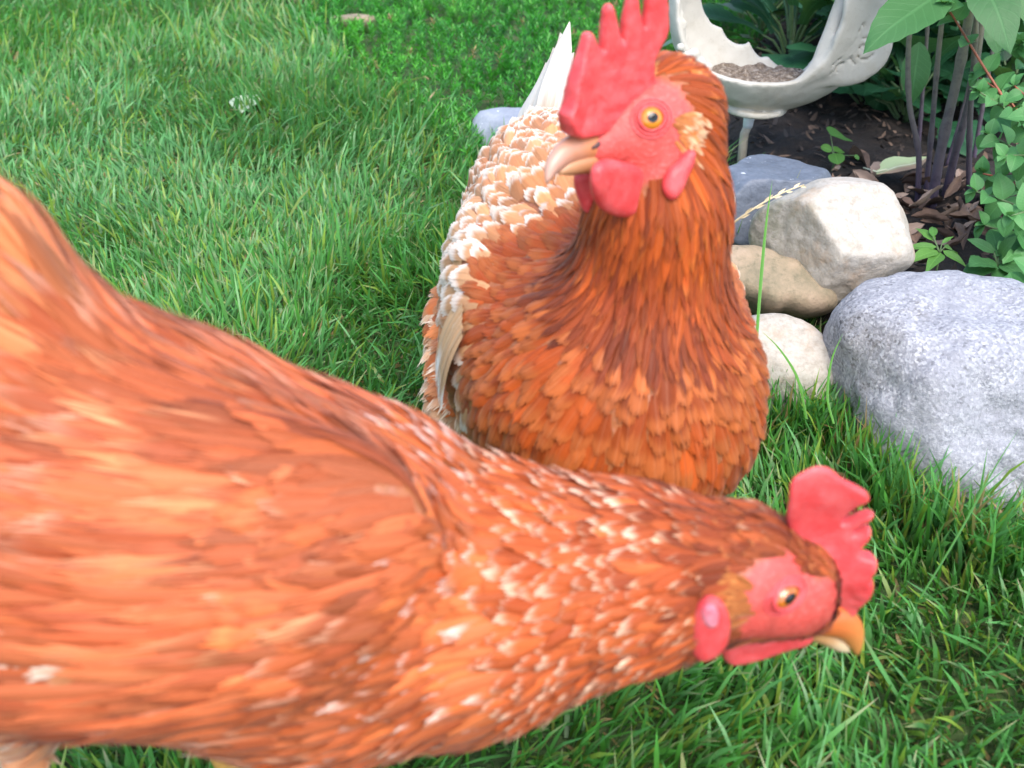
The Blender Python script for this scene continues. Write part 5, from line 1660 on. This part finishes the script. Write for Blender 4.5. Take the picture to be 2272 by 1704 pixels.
    tb = at(1200, 330, 0.97); te = at(1268, 32, 1.02)
    td = unit(te - tb)
    ts = unit(np.cross(td, FWD))
    rs = np.random.default_rng(30)
    for k in range(9):                                       # folded tail: two rows leaning together like a tent
        u = (k - 4) / 4
        b = tb + ts * u * 0.012 + FWD * abs(u) * 0.03 - td * 0.02
        e = tb + td * (0.150 - 0.045 * abs(u) - rs.uniform(0, 0.02)) + ts * u * 0.016 + FWD * abs(u) * 0.06
        c = spline([b, (b + e) / 2 + ts * u * 0.012, e], 12)
        wprof = np.interp(np.linspace(0, 1, 12), [0, .2, .5, .8, 1], [0.4, 0.9, 1.0, 0.62, 0.06]) * 0.014
        V, UV = [], []
        nrm = unit(-FWD + ts * (u * 1.6 + rs.uniform(-0.5, 0.5)) + UP * rs.uniform(-0.2, 0.4))
        sd = unit(np.cross(unit(e - b), nrm))
        for i in range(12):
            for j, uu in enumerate((-1, 0, 1)):
                V.append(c[i] + sd * uu * wprof[i] + nrm * (0.006 * (1 - abs(uu))))
                UV.append((uu, i / 11, rs.random() if j == 0 and i == 0 else k * 0.11))
        Fq = [(i * 3 + j, i * 3 + j + 1, i * 3 + j + 4, i * 3 + j + 3) for i in range(11) for j in range(2)]
        nV = len(V)
        link('tail_feather', raw_mesh('tail_feather', V, Fq, None, True, {'base': np.tile(np.array((0.38, 0.30, 0.22)) * rs.uniform(0.85, 1.05), (nV, 1)), 'tip': np.tile(np.array((0.50, 0.46, 0.40, 0.35)), (nV, 1))}, {'fuv': UV}), FEATHER, H.root)
    # comb in the plane of the head
    pl = lambda x, y, o=0.0: on_plane(x, y, C + side * o, side)
    comb = [(1268, 312), (1246, 262), (1262, 232), (1268, 190), (1282, 150), (1296, 100), (1303, 70), (1318, 72), (1336, 128), (1342, 60), (1345, 12), (1358, 6), (1370, 70), (1376, 100),
            (1382, 20), (1390, -25), (1404, -25), (1410, 40), (1415, 62), (1424, -40), (1440, -60), (1460, -40), (1466, 20), (1464, 70), (1444, 105), (1428, 140), (1440, 190), (1390, 240), (1340, 300)]
    H.plate('comb', [pl(*p) for p in comb], C, side, 0.0075, COMB_M, thin=0.28, base_dir=(0.0, -1.0), rr=0.0022, label='tall red comb with long pointed teeth',
            bend=lambda a, b: 0.003 * np.sin(a * 70 + 1) + 0.05 * np.maximum(b - 0.02, 0) ** 1.2)
    # wattles, lobe
    wn = [(1325, 372), (1345, 352), (1390, 358), (1425, 375), (1443, 395), (1440, 432), (1420, 462), (1388, 483), (1358, 480), (1332, 458), (1320, 415)]
    o1 = 0.011
    pw = C + side * o1
    nw = unit(side - 0.25 * fh)
    H.plate('wattle', [on_plane(x, y, pw + fh * 0.02, nw) for x, y in wn], pw + fh * 0.02, nw, 0.0046, COMB_M, rr=0.006, it=2, bend=lambda a, b: 0.002 * np.sin(a * 100))
    wf_ = [(1270, 385), (1300, 372), (1330, 375), (1332, 420), (1322, 455), (1305, 478), (1288, 460), (1275, 420)]
    pw2 = C + fh * 0.034 - side * 0.012
    nw2 = unit(side + 0.9 * fh)
    H.plate('wattle', [on_plane(x, y, pw2, nw2) for x, y in wf_], pw2, nw2, 0.0042, COMB_M, rr=0.006, it=2)
    pe, ne = H.hit(1528, 300)
    re = np.random.default_rng(77)
    sp = [H.hit(1520 + re.normal(0, 10), 288 + re.normal(0, 20))[0] for _ in range(70)]
    H.patch('ear_tuft', sp, 0.013, 0.0030, 0.05, pal([(0.50, 0.17, 0.04), (0.58, 0.27, 0.10)], (0.66, 0.42, 0.24), 0.45, 0.8), 78, label='creamy orange feather tuft over the ear')
    pe, ne = H.hit(1505, 390)
    lobe = [(1520, 332), (1545, 330), (1542, 365), (1525, 395), (1512, 430), (1496, 447), (1478, 440), (1466, 410), (1478, 378), (1502, 360)]
    H.plate('ear_lobe', [on_plane(x, y, pe + ne * 0.002, ne) for x, y in lobe], pe + ne * 0.002, ne, 0.0045, COMB_M, rr=0.005, it=2)
    p, n = H.hit(1446, 262)
    H.eye(p, n, 0.0104, 0.74, 0.30, 0.92)
    p2 = p - side * 2 * np.dot(p - C, side); n2 = n - side * 2 * np.dot(n, side)
    H.eye(p2, n2, 0.0104, 0.74, 0.30, 0.92)
    dl = lambda x: 0.600 - (1452 - x) / (1452 - 1213) * 0.044
    B = lambda x, y: at(x, y, dl(x))
    up = [B(1350, 326), B(1300, 326), B(1255, 340), B(1225, 372), B(1213, 406)]
    lw = [B(1360, 352), B(1305, 362), B(1262, 374), B(1240, 384)]
    H.beak(up, [0.0105, 0.0095, 0.0078, 0.0048, 0.0010], lw, [0.0065, 0.0060, 0.0042, 0.0010],
           beak_material('pinkish_beak', (0.48, 0.17, 0.055), (0.47, 0.27, 0.20), up[0], up[-1]), beak_material('horn_lower_beak', (0.42, 0.16, 0.05), (0.46, 0.24, 0.12), lw[0], lw[-1]), side, 0.85)
    pn = B(1302, 312) + side * 0.0085
    v, f4, f3 = tube([pn - fh * 0.006 + UP * 0.001, pn, pn + fh * 0.005 - UP * 0.001], [0.0008, 0.0018, 0.0008], 8)
    link('nostril', raw_mesh('nostril', v, f4, f3), NOSTRIL_M, H.root)
    return H

build_front_hen()
build_middle_hen()
